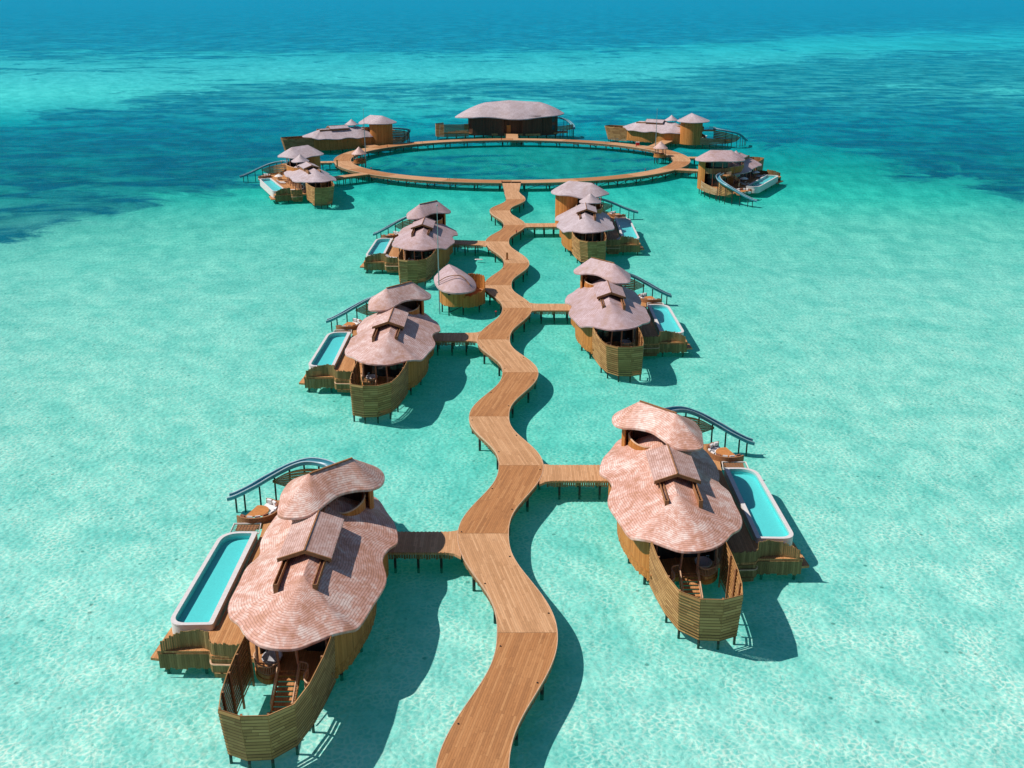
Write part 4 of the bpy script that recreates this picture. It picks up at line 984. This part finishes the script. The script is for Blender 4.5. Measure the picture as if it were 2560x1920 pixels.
# a few dark coral bits
vo = g.n('ShaderNodeTexVoronoi', voronoi_dimensions='2D'); vo.inputs['Scale'].default_value = .35; g.l(ob, vo.inputs['Vector'])
cor = g.math('MULTIPLY', g.mapr(vo.outputs['Distance'], .03, .07, 1, 0), g.mapr(g.noise(ob, .2, 2), .55, .65)); col = g.mix(g.math('MULTIPLY', cor, .6), col, (.02, .12, .11))
dn = g.n('ShaderNodeTexNoise'); dn.noise_dimensions = '2D'; dn.inputs['Scale'].default_value = 1.1; dn.inputs['Detail'].default_value = 2; g.l(ob, dn.inputs['Vector'])
ds = g.n('ShaderNodeVectorMath', operation='SCALE'); g.l(dn.outputs['Color'], ds.inputs[0]); ds.inputs['Scale'].default_value = .6
da = g.n('ShaderNodeVectorMath', operation='ADD'); g.l(ob, da.inputs[0]); g.l(ds.outputs[0], da.inputs[1])
vb = g.n('ShaderNodeTexVoronoi', feature='SMOOTH_F1', voronoi_dimensions='2D'); vb.inputs['Scale'].default_value = 1.9; g.l(da.outputs[0], vb.inputs['Vector'])
bmp = g.bump(g.math('ADD', vb.outputs['Distance'], g.math('MULTIPLY', g.noise(ob, .8, 4, .6, 1.), .8)), 1., .16)
b = principled(g, out, col, .95, bmp, .0); bed.data.materials.append(m)

sea, _ = sea_grid('water', 120, np.concatenate([np.linspace(-60, 20, 6)[:-1], np.geomspace(20, 32000, 120)]), 0.)
tag(sea, kind='structure')
m, nt, out = new_mat('sea_water'); g = N(nt); g.flat = True
tc = g.n('ShaderNodeTexCoord'); ob = tc.outputs['Object']
wa = g.noise(g.mapping(ob, (.55, 1.1, 1)), 1., 4, .62, .4)
wb = g.noise(g.mapping(ob, (.08, .26, 1)), 1., 3, .6, .4)
wc = g.noise(g.mapping(ob, (.24, .34, 1), (0, 0, R(14))), 1., 3, .62, .3)
# net of light focused by ripples, painted into the water tint
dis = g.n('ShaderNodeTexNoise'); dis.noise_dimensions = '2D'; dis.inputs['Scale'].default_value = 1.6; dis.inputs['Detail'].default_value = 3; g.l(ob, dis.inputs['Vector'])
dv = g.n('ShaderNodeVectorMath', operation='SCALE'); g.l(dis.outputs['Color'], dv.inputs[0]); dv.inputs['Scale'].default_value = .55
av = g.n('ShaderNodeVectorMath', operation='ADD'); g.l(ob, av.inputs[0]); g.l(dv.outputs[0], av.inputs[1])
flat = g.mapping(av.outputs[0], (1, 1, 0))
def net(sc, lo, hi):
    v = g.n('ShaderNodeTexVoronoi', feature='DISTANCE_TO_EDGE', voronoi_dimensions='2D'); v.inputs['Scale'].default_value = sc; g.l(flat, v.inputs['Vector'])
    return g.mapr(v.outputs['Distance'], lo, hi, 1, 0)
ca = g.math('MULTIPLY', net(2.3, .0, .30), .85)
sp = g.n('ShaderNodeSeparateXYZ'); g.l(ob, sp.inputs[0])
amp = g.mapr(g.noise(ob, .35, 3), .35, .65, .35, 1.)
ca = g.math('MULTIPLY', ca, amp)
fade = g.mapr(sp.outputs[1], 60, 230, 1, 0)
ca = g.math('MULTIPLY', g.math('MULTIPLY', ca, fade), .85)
tint = g.mix(g.mapr(wa, .3, .7), tuple(TINT*np.array([.80, .90, .905])), tuple(np.minimum(TINT*np.array([1.05, 1.03, 1.03]), .985)))
tint = g.mix(g.mapr(wb, .35, .65, 0, .35), tint, g.mix(1., tint, (.86, .95, .96), 'MULTIPLY'))
wd = g.noise(g.mapping(ob, (.24, .10, 1), (0, 0, R(12))), 1., 4, .75)
we = g.noise(g.mapping(ob, (.035, .011, 1)), 1., 4, .8)
far = g.mapr(sp.outputs[1], 90, 260, .10, 1.); far2 = g.mapr(sp.outputs[1], 400, 1000)
wf = g.mix(far2, wd, we)
wfs = g.n('ShaderNodeSeparateColor'); g.l(wf, wfs.inputs[0])
tint = g.mix(g.math('MULTIPLY', far, g.mapr(wfs.outputs[0], .40, .60, .62, 0.)), tint, g.mix(1., tint, (.6, .80, .83), 'MULTIPLY'))  # wave streaks: changing surface reflection painted into the tint as darker bands
tint = g.mix(g.mapr(wc, .42, .62, .30, 0.), tint, g.mix(1., tint, (.72, .86, .88), 'MULTIPLY'))
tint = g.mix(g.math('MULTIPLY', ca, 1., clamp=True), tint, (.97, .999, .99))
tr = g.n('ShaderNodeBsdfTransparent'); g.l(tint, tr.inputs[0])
bp = g.bump(wc, 1., .55)
gl = g.n('ShaderNodeBsdfGlossy'); gl.inputs['Roughness'].default_value = .12; g.l(bp, gl.inputs['Normal'])
fr = g.n('ShaderNodeFresnel'); fr.inputs[0].default_value = 1.33; g.l(bp, fr.inputs['Normal'])
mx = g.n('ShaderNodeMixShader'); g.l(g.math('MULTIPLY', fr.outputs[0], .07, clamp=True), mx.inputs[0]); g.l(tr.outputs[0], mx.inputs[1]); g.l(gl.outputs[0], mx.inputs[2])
em = g.n('ShaderNodeEmission'); em.inputs[0].default_value = (.0, .62, .42, 1); em.inputs[1].default_value = .045   # added glow standing in for scattered light, lifts and greens the shadows
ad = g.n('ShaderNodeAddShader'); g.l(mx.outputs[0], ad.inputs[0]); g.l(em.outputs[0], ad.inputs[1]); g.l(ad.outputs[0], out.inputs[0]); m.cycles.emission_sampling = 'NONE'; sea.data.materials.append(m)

# ------------------------------------------------------------------ scale to metres
for o in list(scene.objects):
    if o.parent is None:
        o.location = o.location*SC; o.scale = Vector(o.scale)*SC

# ------------------------------------------------------------------ camera, sun, sky
cam = bpy.data.cameras.new('camera'); co = bpy.data.objects.new('camera', cam); COL.objects.link(co); scene.camera = co
co.location = (0, 0, CAMZ*SC); co.rotation_euler = (math.pi/2-PITCH, 0, 0)
cam.sensor_width = 36; cam.lens = 36*2250/2212; cam.clip_end = 120000; cam.clip_start = .5
sd = Vector((.87, -.05, -1)).normalized()
EL = math.asin(-sd.z); 
sun = bpy.data.lights.new('sun', 'SUN'); sun.energy = 4.9; sun.angle = R(.53); sun.color = (1, .93, .86)
so = bpy.data.objects.new('sun', sun); COL.objects.link(so); so.rotation_euler = sd.to_track_quat('-Z', 'Y').to_euler(); so.location = (-60, 40, 120)
w = bpy.data.worlds.new('World'); scene.world = w; w.use_nodes = True; nt = w.node_tree
sky = nt.nodes.new('ShaderNodeTexSky'); sky.sky_type = 'NISHITA'; sky.sun_disc = False; sky.sun_elevation = EL; sky.sun_rotation = math.atan2(-sd.x, -sd.y)
sky.altitude = 50; sky.air_density = 1.0; sky.dust_density = .6; sky.ozone_density = 1.5
bg = nt.nodes['Background']; bg.inputs['Strength'].default_value = .082
tn = nt.nodes.new('ShaderNodeMix'); tn.data_type = 'RGBA'; tn.blend_type = 'MULTIPLY'; tn.inputs[0].default_value = 1; tn.inputs[7].default_value = (.74, .82, .92, 1)
nt.links.new(sky.outputs[0], tn.inputs[6]); nt.links.new(tn.outputs[2], bg.inputs['Color'])
scene.view_settings.view_transform = 'Standard'; scene.view_settings.look = 'None'; scene.view_settings.exposure = 0; scene.view_settings.gamma = 1
scene.cycles.max_bounces = 8; scene.cycles.transparent_max_bounces = 12; scene.cycles.caustics_reflective = False; scene.cycles.caustics_refractive = False
